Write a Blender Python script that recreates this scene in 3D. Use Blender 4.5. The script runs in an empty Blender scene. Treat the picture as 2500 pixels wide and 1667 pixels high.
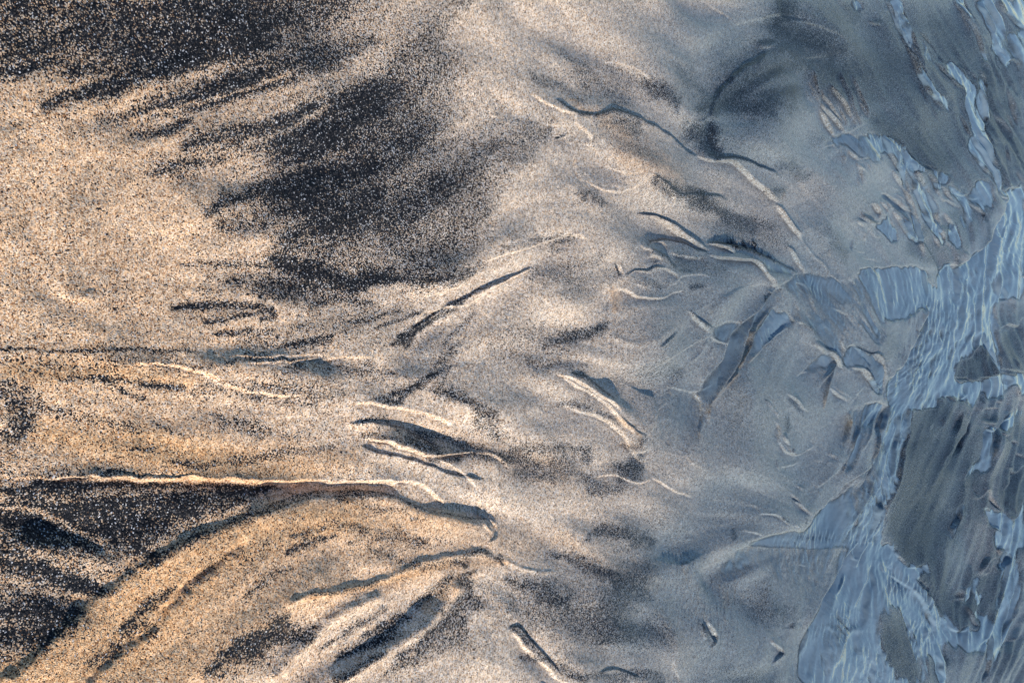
import bpy, math, re
import numpy as np

# ---------------------------------------------------------------- camera, sky, sun
scene = bpy.context.scene
CAM_H = 0.5
PITCH = math.radians(35)
FPX = 1250 / math.tan(math.radians(25))          # focal length in photo pixels
cs, sn = math.cos(PITCH), math.sin(PITCH)
from mathutils import Matrix, Vector
cam_data = bpy.data.cameras.new("camera")
cam = bpy.data.objects.new("camera", cam_data)
scene.collection.objects.link(cam)
F = Vector((cs, 0, -sn)); R = Vector((sn, 0, cs)); U = Vector((0, 1, 0))
m = Matrix((R, U, -F)).transposed().to_4x4()
m.translation = Vector((0, 0, CAM_H))
cam.matrix_world = m
cam_data.sensor_fit = 'HORIZONTAL'
cam_data.angle = math.radians(50)
cam_data.clip_start = 0.01
cam_data.clip_end = 5000
scene.camera = cam

SUN_AZ = math.radians(-112)      # from +X (away from the camera), towards -Y
SUN_EL = math.radians(27)
sdir = Vector((math.cos(SUN_AZ) * math.cos(SUN_EL), math.sin(SUN_AZ) * math.cos(SUN_EL), math.sin(SUN_EL)))
sun_d = bpy.data.lights.new("sun", 'SUN')
sun_d.energy = 5.0
sun_d.angle = math.radians(0.5)
sun_d.color = (1.0, 0.92, 0.80)
sun = bpy.data.objects.new("sun", sun_d)
sun.rotation_mode = 'QUATERNION'
sun.rotation_quaternion = sdir.to_track_quat('Z', 'Y')
scene.collection.objects.link(sun)

world = bpy.data.worlds.new("World")
scene.world = world
world.use_nodes = True
nt = world.node_tree
nt.nodes.clear()
sky = nt.nodes.new('ShaderNodeTexSky')
sky.sky_type = 'NISHITA'
sky.sun_disc = False
sky.sun_elevation = SUN_EL
sky.sun_rotation = math.atan2(sdir.x, sdir.y)
sky.air_density = 1.0
sky.dust_density = 0.2
sky.ozone_density = 1.6
bg = nt.nodes.new('ShaderNodeBackground')
bg.inputs['Strength'].default_value = 0.12
wo = nt.nodes.new('ShaderNodeOutputWorld')
hs = nt.nodes.new('ShaderNodeHueSaturation')
hs.inputs['Saturation'].default_value = 1.15
nt.links.new(sky.outputs[0], hs.inputs['Color'])
nt.links.new(hs.outputs[0], bg.inputs[0])
nt.links.new(bg.outputs[0], wo.inputs[0])
scene.view_settings.view_transform = 'Standard'
scene.view_settings.look = 'None'
scene.view_settings.exposure = 0.58
scene.view_settings.gamma = 1.0

# ---------------------------------------------------------------- relief and sand-colour plan of the beach
# The strokes below are a plan of the beach surface (rills, scarps, ripple crests,
# streaks of black mineral sand, ochre sand, runnels of water; some dark and pale strokes paint scarp shade and bright crests).
STROKES = """
@0 0 0.9408
k .55 110: 0,30 200,20 500,20 700,10
k .45 60: 300,110 600,60 800,10
k .5 45: 0,150 120,110 330,70 600,30
k .80 20: 0,168 60,158 130,140
k .85 22: 100,240 180,222 260,200 380,160 480,130 600,110
k .6 30: 150,180 300,140 500,100 640,80
k .5 35: 220,285 330,245 460,215 600,160 760,110
k .45 25: 350,250 470,215 620,175
k .75 14: 310,308 380,292 430,280
k .55 30: 480,230 600,190 760,140 860,90
k .72 40: 430,330 540,310 640,290 760,240 900,210
k .85 60: 640,340 700,330 770,290 850,250
k .92 38: 690,350 720,345 760,310
k .6 80: 700,430 850,380 950,320 
k .45 90: 800,300 920,220 1000,140
k .6 30: 360,400 420,390 500,370
k .75 25: 470,480 560,450 640,420 740,390
k .8 40: 620,450 740,430 860,370
k .5 40: 520,520 620,500 700,470
k .75 50: 660,560 760,500 850,450
k .6 90: 760,540 900,500 1000,440
k .9 28: 640,600 720,625 800,640 900,635
k .7 20: 850,640 960,640 1060,628 1095,612
k .4 50: 950,590 1040,560 1100,480
k .45 50: 980,440 1080,400 1180,330 1240,300
k .35 45: 900,150 1000,60 1060,0
l .5 7: 0,232 90,215 180,192 260,170
l .6 7: 250,290 400,250 550,210 700,150
l .55 6: 200,262 330,215 500,150
l .55 8: 560,330 680,290 760,245
l .45 8: 300,330 430,320 620,220 760,170
l .4 10: 560,420 700,380 800,350
l .4 12: 480,560 600,540 700,500
k .5 9: 420,612 520,606 640,612 720,640
k .5 25: 540,640 700,660 850,660
k .8 11: 400,705 470,700 540,705 600,700
k .75 7: 470,740 530,730 580,722
k .65 8: 490,765 540,762 575,755
k .75 10: 590,720 625,712 630,725 600,735
k .45 22: 600,670 720,670 860,650
k .5 12: 720,700 790,690 850,690
k .3 30: 560,780 700,760 860,720
k .7 6: 660,795 720,780 770,772
k .5 5: 800,740 860,730 930,715
k .5 5: 860,750 940,730 980,712
k .8 16: 920,790 960,765 985,745
k .6 10: 900,790 980,750 1040,715 1080,680
k .45 9: 640,800 700,790 760,785
k .4 16: 560,810 640,830 700,835
k .45 6: 500,835 620,825 720,828
k .35 16: 740,830 820,850 900,860
k .55 5: 0,801 100,806 200,805 330,800 450,808
k .25 24: 0,828 140,828 300,830 460,850
k .5 10: 130,870 200,870 260,880
k .65 12: 230,865 330,880 420,890
k .55 7: 270,895 340,920
k .4 34: 0,900 50,900 90,925
k .5 34: 10,1000 50,985 80,960
k .5 7: 350,970 420,1000
k .45 8: 300,1030 360,1030
k .5 10: 400,1060 460,1070 560,1045
k .4 9: 250,1080 330,1090
k .3 30: 450,900 600,900 760,905
k .4 18: 480,950 600,990 700,1010
k .35 12: 100,940 200,960 330,990
k .3 20: 560,900 640,910 720,930
k .45 12: 540,1065 640,1040 760,1030
k .5 8: 830,1000 900,1010 980,1030
k .65 16: 940,1000 980,1010 1010,1045 1060,1050
k .5 14: 820,960 880,965 930,985
k .45 9: 990,990 1040,1010 1080,1040
k .55 12: 1080,1045 1180,1050 1240,1070
k .6 7: 880,935 910,920 960,880 1000,860 1040,840
k .4 14: 900,900 980,870 1030,830 1070,790
k .55 6: 850,920 900,905 960,890
k .7 8: 860,925 890,920 920,925
k .55 24: 1000,895 1050,910 1100,950
k .5 16: 1060,930 1110,970 1150,1010
k .4 12: 1060,1010 1120,1040 1200,1060
k .8 16: 0,1130 60,1128 120,1105 230,1103
k .8 10: 180,1110 230,1100 280,1110
k .7 30: 0,1180 80,1170 200,1160 300,1165
k .75 24: 280,1150 400,1150 520,1140 600,1130
k .85 18: 560,1130 600,1128 620,1120
k .75 34: 80,1200 200,1200 330,1200 440,1180
k .75 26: 200,1230 300,1250 360,1290
k .9 22: 0,1190 60,1220 140,1240
k .55 22: 0,1270 100,1240 240,1260
k .85 16: 0,1290 60,1295 130,1320 200,1345 250,1360
k .9 12: 60,1340 140,1350 240,1370
k .85 34: 0,1400 80,1400 180,1405
k .85 34: 0,1460 80,1450 150,1440
k .6 26: 0,1520 40,1500 90,1480
k .4 10: 100,1130 300,1110 500,1105
l .5 8: 110,1150 180,1150 240,1140
l .6 8: 120,1230 210,1280 300,1325 340,1330
l .6 7: 20,1340 120,1360 230,1385
l .5 7: 0,1255 60,1262 100,1280
l .5 9: 300,1130 420,1115 520,1112
k .55 30: 200,1530 260,1490 330,1440
k .5 20: 60,1480 110,1460
k .65 22: 500,1500 580,1460 640,1430
k .75 40: 480,1540 560,1490 630,1460 700,1450
k .5 12: 560,1370 620,1320 660,1300
k .6 14: 650,1262 720,1245 760,1235
k .5 9: 660,1230 700,1225 740,1212
k .4 20: 760,1200 860,1220 960,1240
k .35 16: 840,1260 960,1290 1060,1280
k .3 20: 430,1350 520,1290 600,1260
k .6 10: 400,1350 330,1400 280,1450
k .4 18: 780,1150 900,1160 960,1190
k .75 16: 860,1460 900,1440 940,1420
k .8 12: 790,1510 860,1480 900,1465
k .5 14: 740,1500 820,1440 900,1400
k .6 9: 760,1568 820,1530 880,1500
k .65 22: 940,1500 1000,1450 1050,1410 1080,1340
k .6 14: 1060,1350 1070,1320 1085,1310
k .5 12: 1030,1320 1000,1360 960,1390
k .4 20: 880,1540 980,1500 1060,1450
k .5 7: 700,1365 800,1355 860,1335 920,1310 960,1295
k .6 8: 1060,1272 1100,1268 1140,1280
k .6 10: 1040,1285 1060,1300
k .5 16: 1160,1330 1230,1350 1300,1390
k .35 60: 1200,1400 1300,1430 1380,1450
k .45 50: 1380,1400 1440,1440 1520,1460
k .35 80: 1250,1350 1320,1400 1400,1440
k .6 9: 1170,1445 1200,1470 1250,1510
k .5 12: 1230,1510 1280,1530 1330,1560
k .5 10: 1300,1550 1380,1550 1440,1568
k .45 14: 1430,1545 1480,1555 1530,1560
k .55 20: 1280,1280 1350,1300 1400,1320
k .4 26: 1360,1290 1420,1340 1480,1370
k .6 22: 1370,1220 1430,1230 1500,1250
k .4 14: 1180,1030 1280,1040 1340,1030
k .45 24: 1350,1130 1390,1130 1430,1120
k .4 30: 1420,1080 1440,1090 1470,1070
k .5 14: 1340,1040 1370,1060
k .4 30: 1200,1090 1300,1080 1380,1110
k .6 18: 1270,785 1310,778 1350,765 1385,745
k .25 60: 1150,790 1250,790 1320,800
k .3 20: 1230,830 1330,850
k .25 40: 1440,870 1550,850
k .3 24: 1210,640 1300,610 1370,590
k .45 18: 1340,450 1380,460
k .35 14: 1140,570 1200,560 1290,560
k .25 50: 1300,660 1400,640
k .3 25: 1400,150 1480,200 1560,240
k .35 30: 1280,130 1400,200 1440,230
k .4 18: 1480,200 1530,230 1560,260
k .3 35: 1560,150 1620,230
k .35 16: 1220,175 1280,200 1330,230
o .5 40: 1380,290 1440,330 1480,370 1540,400
o .4 14: 1300,230 1340,250 1370,260
k .25 40: 1360,280 1430,310 1500,370
k .3 20: 1410,280 1450,300
k .35 30: 1260,300 1200,340 1100,360
k .65 26: 1580,300 1610,310 1630,330
k .7 16: 1625,290 1635,330 1660,360
k .75 36: 1680,250 1760,240 1820,210
k .55 26: 1640,250 1720,190 1820,150
k .45 30: 1780,110 1850,90 1900,80
k .8 22: 1800,0 1790,40 1810,80
k .5 16: 1830,90 1900,110 1960,200
k .5 25: 1820,120 1900,150 1920,170
k .3 60: 1900,40 1960,130 2000,220
k .35 60: 1920,200 2050,150 2110,200
k .5 40: 2040,280 2100,330 2150,370
k .45 18: 1560,430 1640,470 1700,510 1750,530
k .5 30: 1600,460 1680,490 1760,520
k .3 40: 1700,540 1800,560
k .5 8: 1760,170 1800,160
k .5 40: 2040,1050 2100,1000 2160,940
k .5 90: 2080,1230 2160,1120 2220,1010
k .55 60: 2100,1280 2180,1200 2240,1100
k .4 70: 2240,1380 2290,1290 2330,1200
k .4 50: 2040,1440 2080,1500 2100,1568
k .4 50: 2200,60 2270,160 2330,330
k .35 40: 2150,60 2240,200 2290,300
k .5 20: 2340,320 2370,400
k .3 40: 2350,1100 2280,1200
k .2 30: 2000,760 2060,820 2080,850
P k .45 8: 2218,835 2258,795 2300,850 2290,862 2250,866 2215,860
P k .5 8: 2300,790 2352,745 2352,855 2310,855
P k .35 8: 2300,700 2352,700 2352,735 2300,750
P k .35 8: 2290,130 2330,60 2352,90 2352,440 2290,430 2260,330 2240,180
P k .35 8: 2080,580 2180,620 2230,560 2270,500 2310,455 2290,450 2200,480 2120,520
P k .4 8: 2300,1000 2352,980 2352,1180 2300,1160
P k .35 8: 2220,1340 2300,1330 2290,1420 2240,1440
P k .35 8: 2010,1480 2050,1440 2100,1470 2120,1568 2060,1568
o .45 60: 0,1568 200,1470 400,1330 600,1230 800,1180
o .35 30: 0,850 200,850 420,880
o .4 50: 100,1000 350,1030 600,1060 800,1060
o .3 60: 300,1000 500,1100 700,1090
o .5 20: 560,1240 460,1330 380,1400 250,1568
o .55 10: 700,1370 860,1340 1000,1300 1100,1290 1160,1290
o .4 60: 700,1200 900,1200 1050,1190
o .4 40: 900,1330 1000,1290
o .5 30: 1000,1400 1060,1330
o .3 40: 900,980 1000,1010 1200,1060 1300,1100
P o .35 30: 0,1568 200,1390 400,1250 620,1160 870,1132 1090,1190 1300,1230 1160,1300 700,1420 500,1568
B 10 18 60: 0,1568 100,1480 200,1390 300,1315 400,1250 500,1205 620,1160 700,1138 780,1128 870,1134 950,1160 1020,1182 1090,1192 1140,1192
k .3 9: 250,1365 400,1262 520,1205 640,1162 760,1135 870,1142 960,1170
r -6 11: 560,1235 500,1290 450,1325 400,1380 350,1440 300,1475 200,1568
k .4 4: 430,1360 390,1395 350,1440
r -5 9: 640,1392 700,1365 770,1355 840,1340 900,1315 960,1290 1020,1278 1080,1268 1130,1272
r 6 16: 620,1568 700,1480 800,1400 880,1360
r 6 16: 760,1568 860,1510 960,1440 1010,1390 1050,1330
W 5 4 26: 120,1095 200,1092 270,1098 340,1101 450,1101 560,1102 650,1106 750,1109 850,1107 900,1106 950,1110 990,1130 1020,1160
r 3 3: 130,1097 200,1095 270,1100 340,1101 450,1102 560,1103 650,1107 750,1110 850,1108 940,1108
r 2.5 3: 0,1088 60,1096 120,1104 180,1098 240,1092
W 3 4 20: 0,1090 60,1098 110,1103 150,1100
r 1.5 3: 250,1083 360,1088 450,1093
W 3 4 20: 300,832 380,838 440,850 500,880 560,898 620,905 680,908
r 2 3: 330,832 380,838 420,845 470,862 520,888
W 2.2 3 16: 560,838 640,833 720,826 790,820 850,822
W 1.5 3 14: 520,820 600,822 680,818 760,812
W 5 4 22: 810,928 850,928 900,934 950,942 1000,955 1040,975
B 4 5 22: 800,970 850,970 900,976 950,992 980,1010 1020,1025
W 6 3.5 20: 840,1005 880,1015 920,1030 960,1042 1000,1046 1050,1042 1090,1039
r 3 3: 844,1006 880,1016 930,1033 965,1044
r 2 2.5: 1000,1047 1050,1044 1090,1040
B 4 6 24: 830,1020 860,1035 910,1045 960,1060 1010,1078 1050,1090 1110,1100
r -1.5 8: 1020,1010 1080,1040 1160,1045 1260,1060
W 2.5 5 24: 1090,1040 1130,1045 1160,1065 1170,1085
W 3 3 16: 990,720 1040,705 1090,702
B 3 4 20: 950,760 990,735 1040,700 1080,680 1110,660 1170,635 1220,612
W 4 3 18: 980,685 1030,665 1070,650 1110,600 1130,590
W 4 4 16: 1080,705 1110,680 1140,655 1180,635 1220,615
r -3 5: 1085,690 1110,668 1140,650 1180,632
W 2 3 14: 1110,595 1200,570 1260,555 1290,540
W 3.5 2.5 16: 1280,552 1300,543 1320,545 1340,550
k .35 6: 1020,795 1100,720
r 1.2 30: 1100,420 1250,380 1400,430
r 1.5 20: 0,810 150,815 320,832 430,850
r -1.5 20: 1210,1230 1300,1260 1400,1320
r 2 40: 1200,620 1300,700 1280,760
r 1.5 18: 700,150 500,210 300,270
r 1.5 18: 850,180 600,260 450,320
r 2 30: 1060,620 900,645 700,650
o .25 40: 1300,1240 1400,1300 1480,1340
@1200 0 2.613
B 4 4 40: 380,630 460,680 560,728 650,728 740,703 800,712 880,738 960,768 1060,828 1160,890 1240,943 1330,1003
k .5 6: 400,640 470,690 560,735 640,735
k .4 8: 640,745 740,715 820,720 900,745
k .35 5: 940,765 1060,830 1160,892 1240,945
W 4 3.5 24: 1320,995 1370,1015 1420,1022 1480,1022 1540,1025 1590,1050 1640,1100 1700,1155 1760,1205 1829,1272
B 2.5 3 20: 1400,1000 1460,1000 1520,995 1600,1002 1680,1030 1760,1065 1829,1100
k .35 4: 1420,1003 1540,997 1640,1015 1760,1065
W 2.5 3 16: 590,1150 650,1190 730,1220 810,1222 880,1212 930,1170 985,1115
W 4 3 24: 985,1118 1030,1150 1080,1185 1130,1222 1162,1255 1180,1300
B 4 8 40: 990,1115 1060,1155 1120,1190 1200,1232 1280,1242 1380,1242 1480,1260 1540,1290
k .55 16: 1040,1150 1140,1200 1230,1240 1330,1250
W 2 3 14: 560,930 620,935 660,965 695,1005
W 1.6 3 12: 720,1050 800,1090 870,1110 940,1110
r -1.5 6: 740,1140 800,1180 860,1200
W 2.5 4 10: 390,890 430,885 470,875
k .8 4: 395,882 450,874
W 1.5 4 14: 300,802 360,800 430,808 490,820
r 1.5 4: 540,960 530,1040 540,1140
f 2 30 5: 590,690 690,690
f 1.5 30 5: 1320,1000 1400,1000
f 1.5 60 6: 520,1010 600,1010
B 5 3 30: 960,1357 1060,1360 1130,1382 1200,1420 1270,1478 1350,1538 1400,1585
W 5 4 26: 1040,1368 1110,1385 1180,1440 1260,1498 1340,1568
k .4 4: 1060,1358 1130,1380 1200,1420 1270,1480 1350,1540
W 2.5 4 20: 400,1525 440,1503 490,1497 540,1505 585,1530
k .35 26: 430,1560 500,1540
r -2 18: 1390,720 1470,680 1580,600 1690,510 1829,430
k .45 12: 1390,730 1470,690 1580,610 1690,520 1829,430
k .35 30: 1410,690 1500,570 1600,450 1700,380 1829,300
B 3 6 60: 1370,750 1410,650 1500,555 1590,450 1660,395 1760,330
r -2.5 12: 1380,740 1370,810 1400,890 1450,990
k .4 20: 1400,830 1430,920 1470,990
B 2 3 16: 1290,780 1380,740
r -1.5 7: 1380,1340 1440,1350 1510,1370 1560,1420
W 1.5 3 20: 1400,10 1480,70 1560,130
r 1.2 14: 900,260 1050,270 1160,350 1300,420
r 1.2 14: 700,360 850,400 970,480 1030,560
W 1.2 4 20: 730,390 850,410 950,460 1020,530
W 1.5 3 14: 1560,160 1660,140 1750,110 1829,95
k .4 6: 1700,265 1770,270 1820,262
W 2.5 3 12: 1700,305 1770,300 1829,285
@1200 530 2.613
W 4 4 30: 1120,5 1180,50 1250,105 1330,165 1400,212
W 4 3 16: 940,180 980,205 1018,215 1020,250 1060,262 1085,275 1080,300
W 4 2.5 14: 975,268 1020,260 1070,262
W 4 3 16: 1005,185 1040,170 1090,163 1130,172 1145,210 1150,245
B 3 3 16: 990,170 1040,158 1110,145 1190,150 1270,175 1340,210 1400,225
k .5 3.5: 1000,185 1050,160 1130,145 1220,155 1300,190 1390,215
k .5 6: 1020,210 1080,240 1130,260 1170,320
B 4 4 20: 1030,205 1090,235 1140,270 1180,325
W 5 3 16: 1160,235 1220,248 1280,260 1335,265 1370,250
W 6 2.5 22: 1390,240 1460,255 1530,262 1600,268 1670,272 1700,300 1730,350 1770,410 1810,460
W 5 3 14: 1390,185 1420,172 1470,178 1510,195 1535,235
B 5 3.5 30: 1400,165 1480,158 1560,175 1640,195 1710,220 1780,255 1829,285
k .6 4: 1420,160 1500,160 1580,180 1680,210 1770,250 1829,285
f 3 26 4: 1430,150 1500,155 1560,170 1640,190 1720,215 1829,275
f 3 26 3: 1555,160 1560,160
w 5 3: 1555,150 1555,200
w 5 3: 1632,158 1642,210
w 5 3: 1700,150 1708,205
W 4 2.5 14: 870,375 920,355 970,358 1010,370
W 4 2.5 14: 1030,328 1080,330 1120,340 1170,375 1170,410
B 3 3 12: 860,365 920,350 990,345 1040,320 1110,325
W 6 2.5 20: 780,468 820,462 860,455 900,480 950,505 1010,520 1070,520 1130,505 1180,480 1220,465
W 2.5 3 12: 920,425 960,445 990,450
W 2.5 3 12: 1100,460 1140,440 1170,420 1200,380 1260,368 1330,365 1390,385
k .45 5: 1190,340 1280,345
k .6 12: 1270,440 1330,435
k .3 20: 880,410 960,410 1060,440
k .3 26: 1250,290 1400,310 1460,350
f 4 50 4: 740,430 780,470
f 4 50 4: 800,400 880,360
w 5 3: 785,305 810,370
W 3 3 12: 800,300 835,360 845,400
r 2.5 4: 775,470 760,520 735,590
r 1.5 5: 740,430 715,500 715,580
o .5 14: 800,480 780,540 760,580
W 5 3 20: 1255,595 1300,640 1350,690 1395,740
B 3 3 20: 1280,600 1330,645 1380,685 1420,710
k .4 4: 1260,590 1330,650 1390,695
W 5 3 14: 1400,755 1430,790 1470,800 1500,815
r -2 4: 1400,770 1360,840 1310,900 1270,935
W 1.5 3 12: 1430,800 1410,850 1390,900
W 4 2.5 24: 1829,450 1780,495 1740,545 1690,595 1640,640 1600,680 1560,740 1520,800 1490,860 1465,930 1430,980 1390,1030 1365,1085
W 5 3 16: 1760,520 1710,590 1680,650 1650,750 1620,850 1590,920 1560,980 1510,1050 1470,1120 1430,1190 1405,1260
r -3 4: 1810,580 1740,650 1700,700 1670,800 1630,880 1590,960
r -4 4: 1600,960 1540,1040 1490,1110 1440,1180 1410,1250 1390,1330
o .6 5: 1690,700 1650,810 1610,920 1590,980
o .5 5: 1600,940 1530,1070 1460,1140 1400,1260
W 4 3 16: 1829,760 1780,810 1710,870 1650,930
o .4 4: 1790,810 1700,880 1620,950
r 2 3: 1480,900 1470,980 1455,1060 1450,1130
W 3 3 14: 1340,1110 1350,1160 1365,1190
W 3 3 14: 1170,1090 1180,1150
W 5 3 24: 410,1015 460,1025 520,1045 580,1075 640,1120 720,1175 800,1240
k .5 8: 500,1000 560,1020 630,1055 700,1100 750,1150
B 2.5 8 30: 480,990 560,1010 640,1050 720,1110 780,1160
f 1.5 30 5: 450,1060 560,1080
W 2.5 4 24: 440,1195 520,1225 600,1250 680,1285 750,1335 820,1390 860,1430 880,1500
r 2 3: 560,1238 650,1270 740,1330 830,1400 868,1450
k .4 10: 430,1195 510,1190 600,1210
k .45 8: 650,1240 740,1280 800,1320
o .5 9: 800,1300 880,1350 930,1400
B 3 5 24: 800,1270 860,1320 920,1370 980,1390
k .4 16: 920,1460 970,1430 1000,1400
o .5 16: 900,1460 970,1440
W 4 3 14: 900,1490 920,1510 960,1498 1010,1475
W 4 3 14: 905,1495 925,1530 960,1568
W 3 2.5 16: 1170,1080 1180,1100
W 2 2.5 14: 1330,1120 1360,1180 1370,1260 1330,1360 1310,1440
W 2 2.5 14: 1150,1180 1080,1240 1040,1310 1020,1370
P w .36 18: 1170,1080 1330,1110 1370,1190 1360,1270 1320,1400 1300,1500 1180,1568 1050,1500 980,1490 1020,1380 1060,1260 1150,1170
P w .6 7: 1560,990 1640,850 1670,720 1829,560 1829,450 1740,545 1600,680 1520,800 1465,930 1365,1085 1380,1190 1440,1160
P w .8 6: 1829,570 1760,640 1720,700 1690,800 1600,940 1829,750
P w .7 5: 1420,700 1500,680 1600,665 1590,700 1490,800 1430,780
P w .5 6: 1400,235 1700,270 1829,330 1829,285 1700,220 1540,180 1540,230
k .5 12: 500,750 600,740 700,700
@1750 0 4.6125
W 2.5 2.5 14: 510,530 580,522 650,512
k .6 8: 530,480 620,470
W 2 2.5 24: 910,230 1000,255 1100,290 1220,335 1290,365 1370,420 1420,490
W 2 2.5 20: 500,220 570,190 660,170 710,190 760,200
B 3 4 30: 700,10 690,90 720,180 800,200 900,210 980,235
P k .6 14: 700,0 900,0 860,100 900,200 720,190 690,100
k .5 16: 780,290 860,290 950,330
k .5 20: 930,420 1050,420 1200,470
o .5 16: 1010,560 1150,590 1280,620
W 1.5 2 14: 950,600 1050,640 1150,640 1260,665
B 2 3 60: 0,1130 100,980 250,810 330,730 450,690 600,560
W 3 2 18: 1090,920 1120,1000 1150,1080 1180,1160
r -3 3.5: 1110,760 1150,860 1170,960 1180,1070 1190,1170
r -3 3: 1090,970 1130,1060 1170,1140
W 4 2 16: 1190,1160 1230,1230 1310,1300 1380,1380 1440,1490
W 4 2 16: 1190,1230 1240,1340 1290,1440 1350,1560
r -3 3: 1190,1200 1230,1290 1290,1400 1340,1500
r -2.5 3: 1200,1170 1260,1230 1350,1320 1410,1400 1460,1470
W 3 2.5 14: 1210,990 1240,1080 1300,1170 1350,1260 1400,1350 1450,1450
W 3 2.5 14: 1310,940 1380,1060 1450,1160 1490,1250 1540,1340 1590,1440
r -2.5 3: 1300,930 1370,1030 1450,1150 1500,1260 1530,1350 1560,1450
W 3 2.5 14: 1390,1200 1430,1320 1470,1440
r -2.5 3: 1420,780 1470,930 1510,1070 1530,1200 1570,1330 1610,1430
W 3 2.5 14: 1430,800 1480,930 1520,1050 1545,1200 1590,1320 1640,1420
W 3 2.5 14: 1540,830 1600,930 1650,1050 1690,1150 1720,1260 1740,1350
r -2 3: 1520,900 1580,1000 1640,1120 1680,1230 1700,1330
W 3 2.5 14: 1640,1140 1690,1250 1730,1360
r -2 3: 1590,1200 1630,1300 1660,1400
k .3 30: 1350,780 1430,850 1480,950
W 2.5 8 30: 1020,980 1060,1080 1150,1160
W 2 3 14: 1350,1560 1430,1510 1520,1480 1600,1440 1680,1400
k .35 30: 1500,80 1560,160 1590,230
r -4 3: 1520,0 1560,60 1590,100
P w .9 4: 1480,0 1600,0 1640,60 1590,130 1530,60
W 4 3 12: 1725,240 1760,270 1800,285 1845,290
k .6 5: 1750,240 1800,250 1840,240
@2100 0 4.6125
W 4 2 10: 115,240 140,265 190,280 230,290
W 2 2 8: 170,205 220,190
k .5 6: 170,230 230,250
B 4 3 20: 315,0 350,70 375,130 400,230 440,330 480,440 540,560 600,660 650,740 700,810 750,890 800,980 880,1090
W 5 2.5 18: 290,0 330,60 365,130 390,220 420,320 470,440 530,560 570,650 610,750 660,870 710,950 760,1030 830,1100 880,1170 930,1250
r -3 3: 640,880 690,1010 740,1130 800,1220 850,1300 920,1380
k .4 3: 700,1050 750,1140 810,1230 860,1300
W 3 2 12: 370,100 410,190 430,290 490,400 540,500 600,600 640,700 700,800 760,920
r -3 2.5: 440,60 460,130 500,220 540,310 590,400 620,470
r -3 2.5: 450,170 480,260 520,350 580,460 620,560 670,670 720,790
W 3 2 12: 470,200 520,330 570,430 640,560 680,680
B 3 3 16: 450,40 490,110 530,200 570,290 620,400
W 3 2 12: 560,350 600,450 650,560
P w 1 4: 290,0 340,60 380,200 470,430 540,560 600,700 700,940 800,1060 900,1150 1000,1280 1010,1240 960,1130 880,1090 780,980 700,810 620,620 560,420 540,250 480,80 420,0
W 3 2.5 16: 690,380 780,440 870,570 900,650 940,740
B 4 3 16: 700,400 780,470 850,550 900,640 950,720 990,770
P w .4 8: 690,390 860,560 940,740 960,800 900,760 760,760 690,650 650,500
W 5 2 12: 840,740 900,760 950,820 1000,870 1040,930 1090,980 1170,1010
r -2.5 2.5: 870,800 950,870 1010,930 1070,1000
f 3 20 4: 1040,960 1100,1000
P w 1 4: 1000,740 1050,730 1120,770 1180,850 1230,900 1300,960 1330,1080 1340,1250 1360,1450 1370,1568 1300,1568 1250,1450 1210,1340 1190,1150 1170,1010 1090,980 1030,900 980,850
B 4 2.5 14: 960,710 990,770
B 4 2.5 16: 1080,720 1130,770 1170,810 1200,860 1230,890
W 3 2 10: 1215,840 1250,830 1280,860 1310,940
W 3 2 10: 1000,740 1040,740 1060,790
B 3 2 12: 1170,1010 1190,1080 1190,1180 1220,1330 1250,1420
W 4 2 12: 1120,1300 1170,1370 1220,1450 1270,1568
B 3 2 14: 1090,1020 1130,1110 1180,1220 1230,1340 1280,1430 1330,1568
W 3 2 14: 1060,0 1110,90 1150,190 1190,300 1220,390
W 5 2.5 14: 1150,150 1200,240 1250,330 1310,430 1350,520 1390,600 1430,690
B 5 3 16: 1160,20 1190,110 1240,190 1280,270 1330,370 1370,440
k .4 4: 1170,60 1210,150 1260,240 1310,340
P w .8 4: 1080,0 1150,0 1190,130 1280,290 1370,450 1450,560 1500,470 1480,390 1410,240 1330,60 1400,0 1845,0 1845,330 1700,170 1640,150 1600,60 1560,0 1530,60 1560,150 1620,330 1640,480 1600,300 1640,400 1845,380 1845,920 1780,700 1720,660 1640,770 1520,560 1430,680 1330,480 1200,240
B 4 2.5 12: 1400,0 1430,120 1470,220 1500,320 1510,400
W 4 2.5 12: 1330,40 1390,130 1450,250 1490,370
B 4 2.5 12: 1540,100 1580,220 1610,330 1640,460
W 4 2.5 12: 1560,0 1590,100 1650,170 1730,240 1845,350
B 4 2.5 12: 1620,340 1650,420 1670,510
W 3 2.5 12: 1510,440 1560,520 1620,580 1660,650
W 4 2.5 14: 1530,560 1560,650 1600,730 1640,790
B 4 2.5 12: 1500,520 1530,580 1570,680 1620,780 1650,880
W 4 2.5 14: 1650,740 1690,680 1730,665 1780,700 1810,780 1845,850
B 4 3.5 12: 1650,820 1690,950 1720,1000
W 4 2.5 14: 1660,960 1720,1070 1770,1170 1810,1290 1845,1430
B 4 2.5 12: 1740,950 1770,1040 1800,1090
W 3 2.5 14: 1320,790 1380,850 1440,960
B 4 2.5 14: 1340,720 1380,820 1430,930 1380,880
B 4 2.5 14: 1310,880 1360,960 1400,1060 1450,1180 1480,1270
W 4 2.5 14: 1330,1010 1380,1080 1420,1200 1460,1340 1450,1390
W 3 2.5 14: 1560,1270 1630,1340 1700,1450 1760,1560
W 3 2.5 14: 1580,1130 1670,1230 1760,1330 1810,1450
B 3 2.5 14: 1600,1150 1680,1230 1750,1350 1800,1500
W 3 2.5 14: 1400,700 1440,760 1480,800
P w .9 4: 1310,880 1400,1000 1480,1270 1460,1400 1400,1480 1360,1420 1320,1200 1300,1050
B 4 5 16: 1440,1390 1430,1480 1440,1568
f 4 60 3: 1420,1500 1520,1500
@1750 330 4.6125
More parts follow.
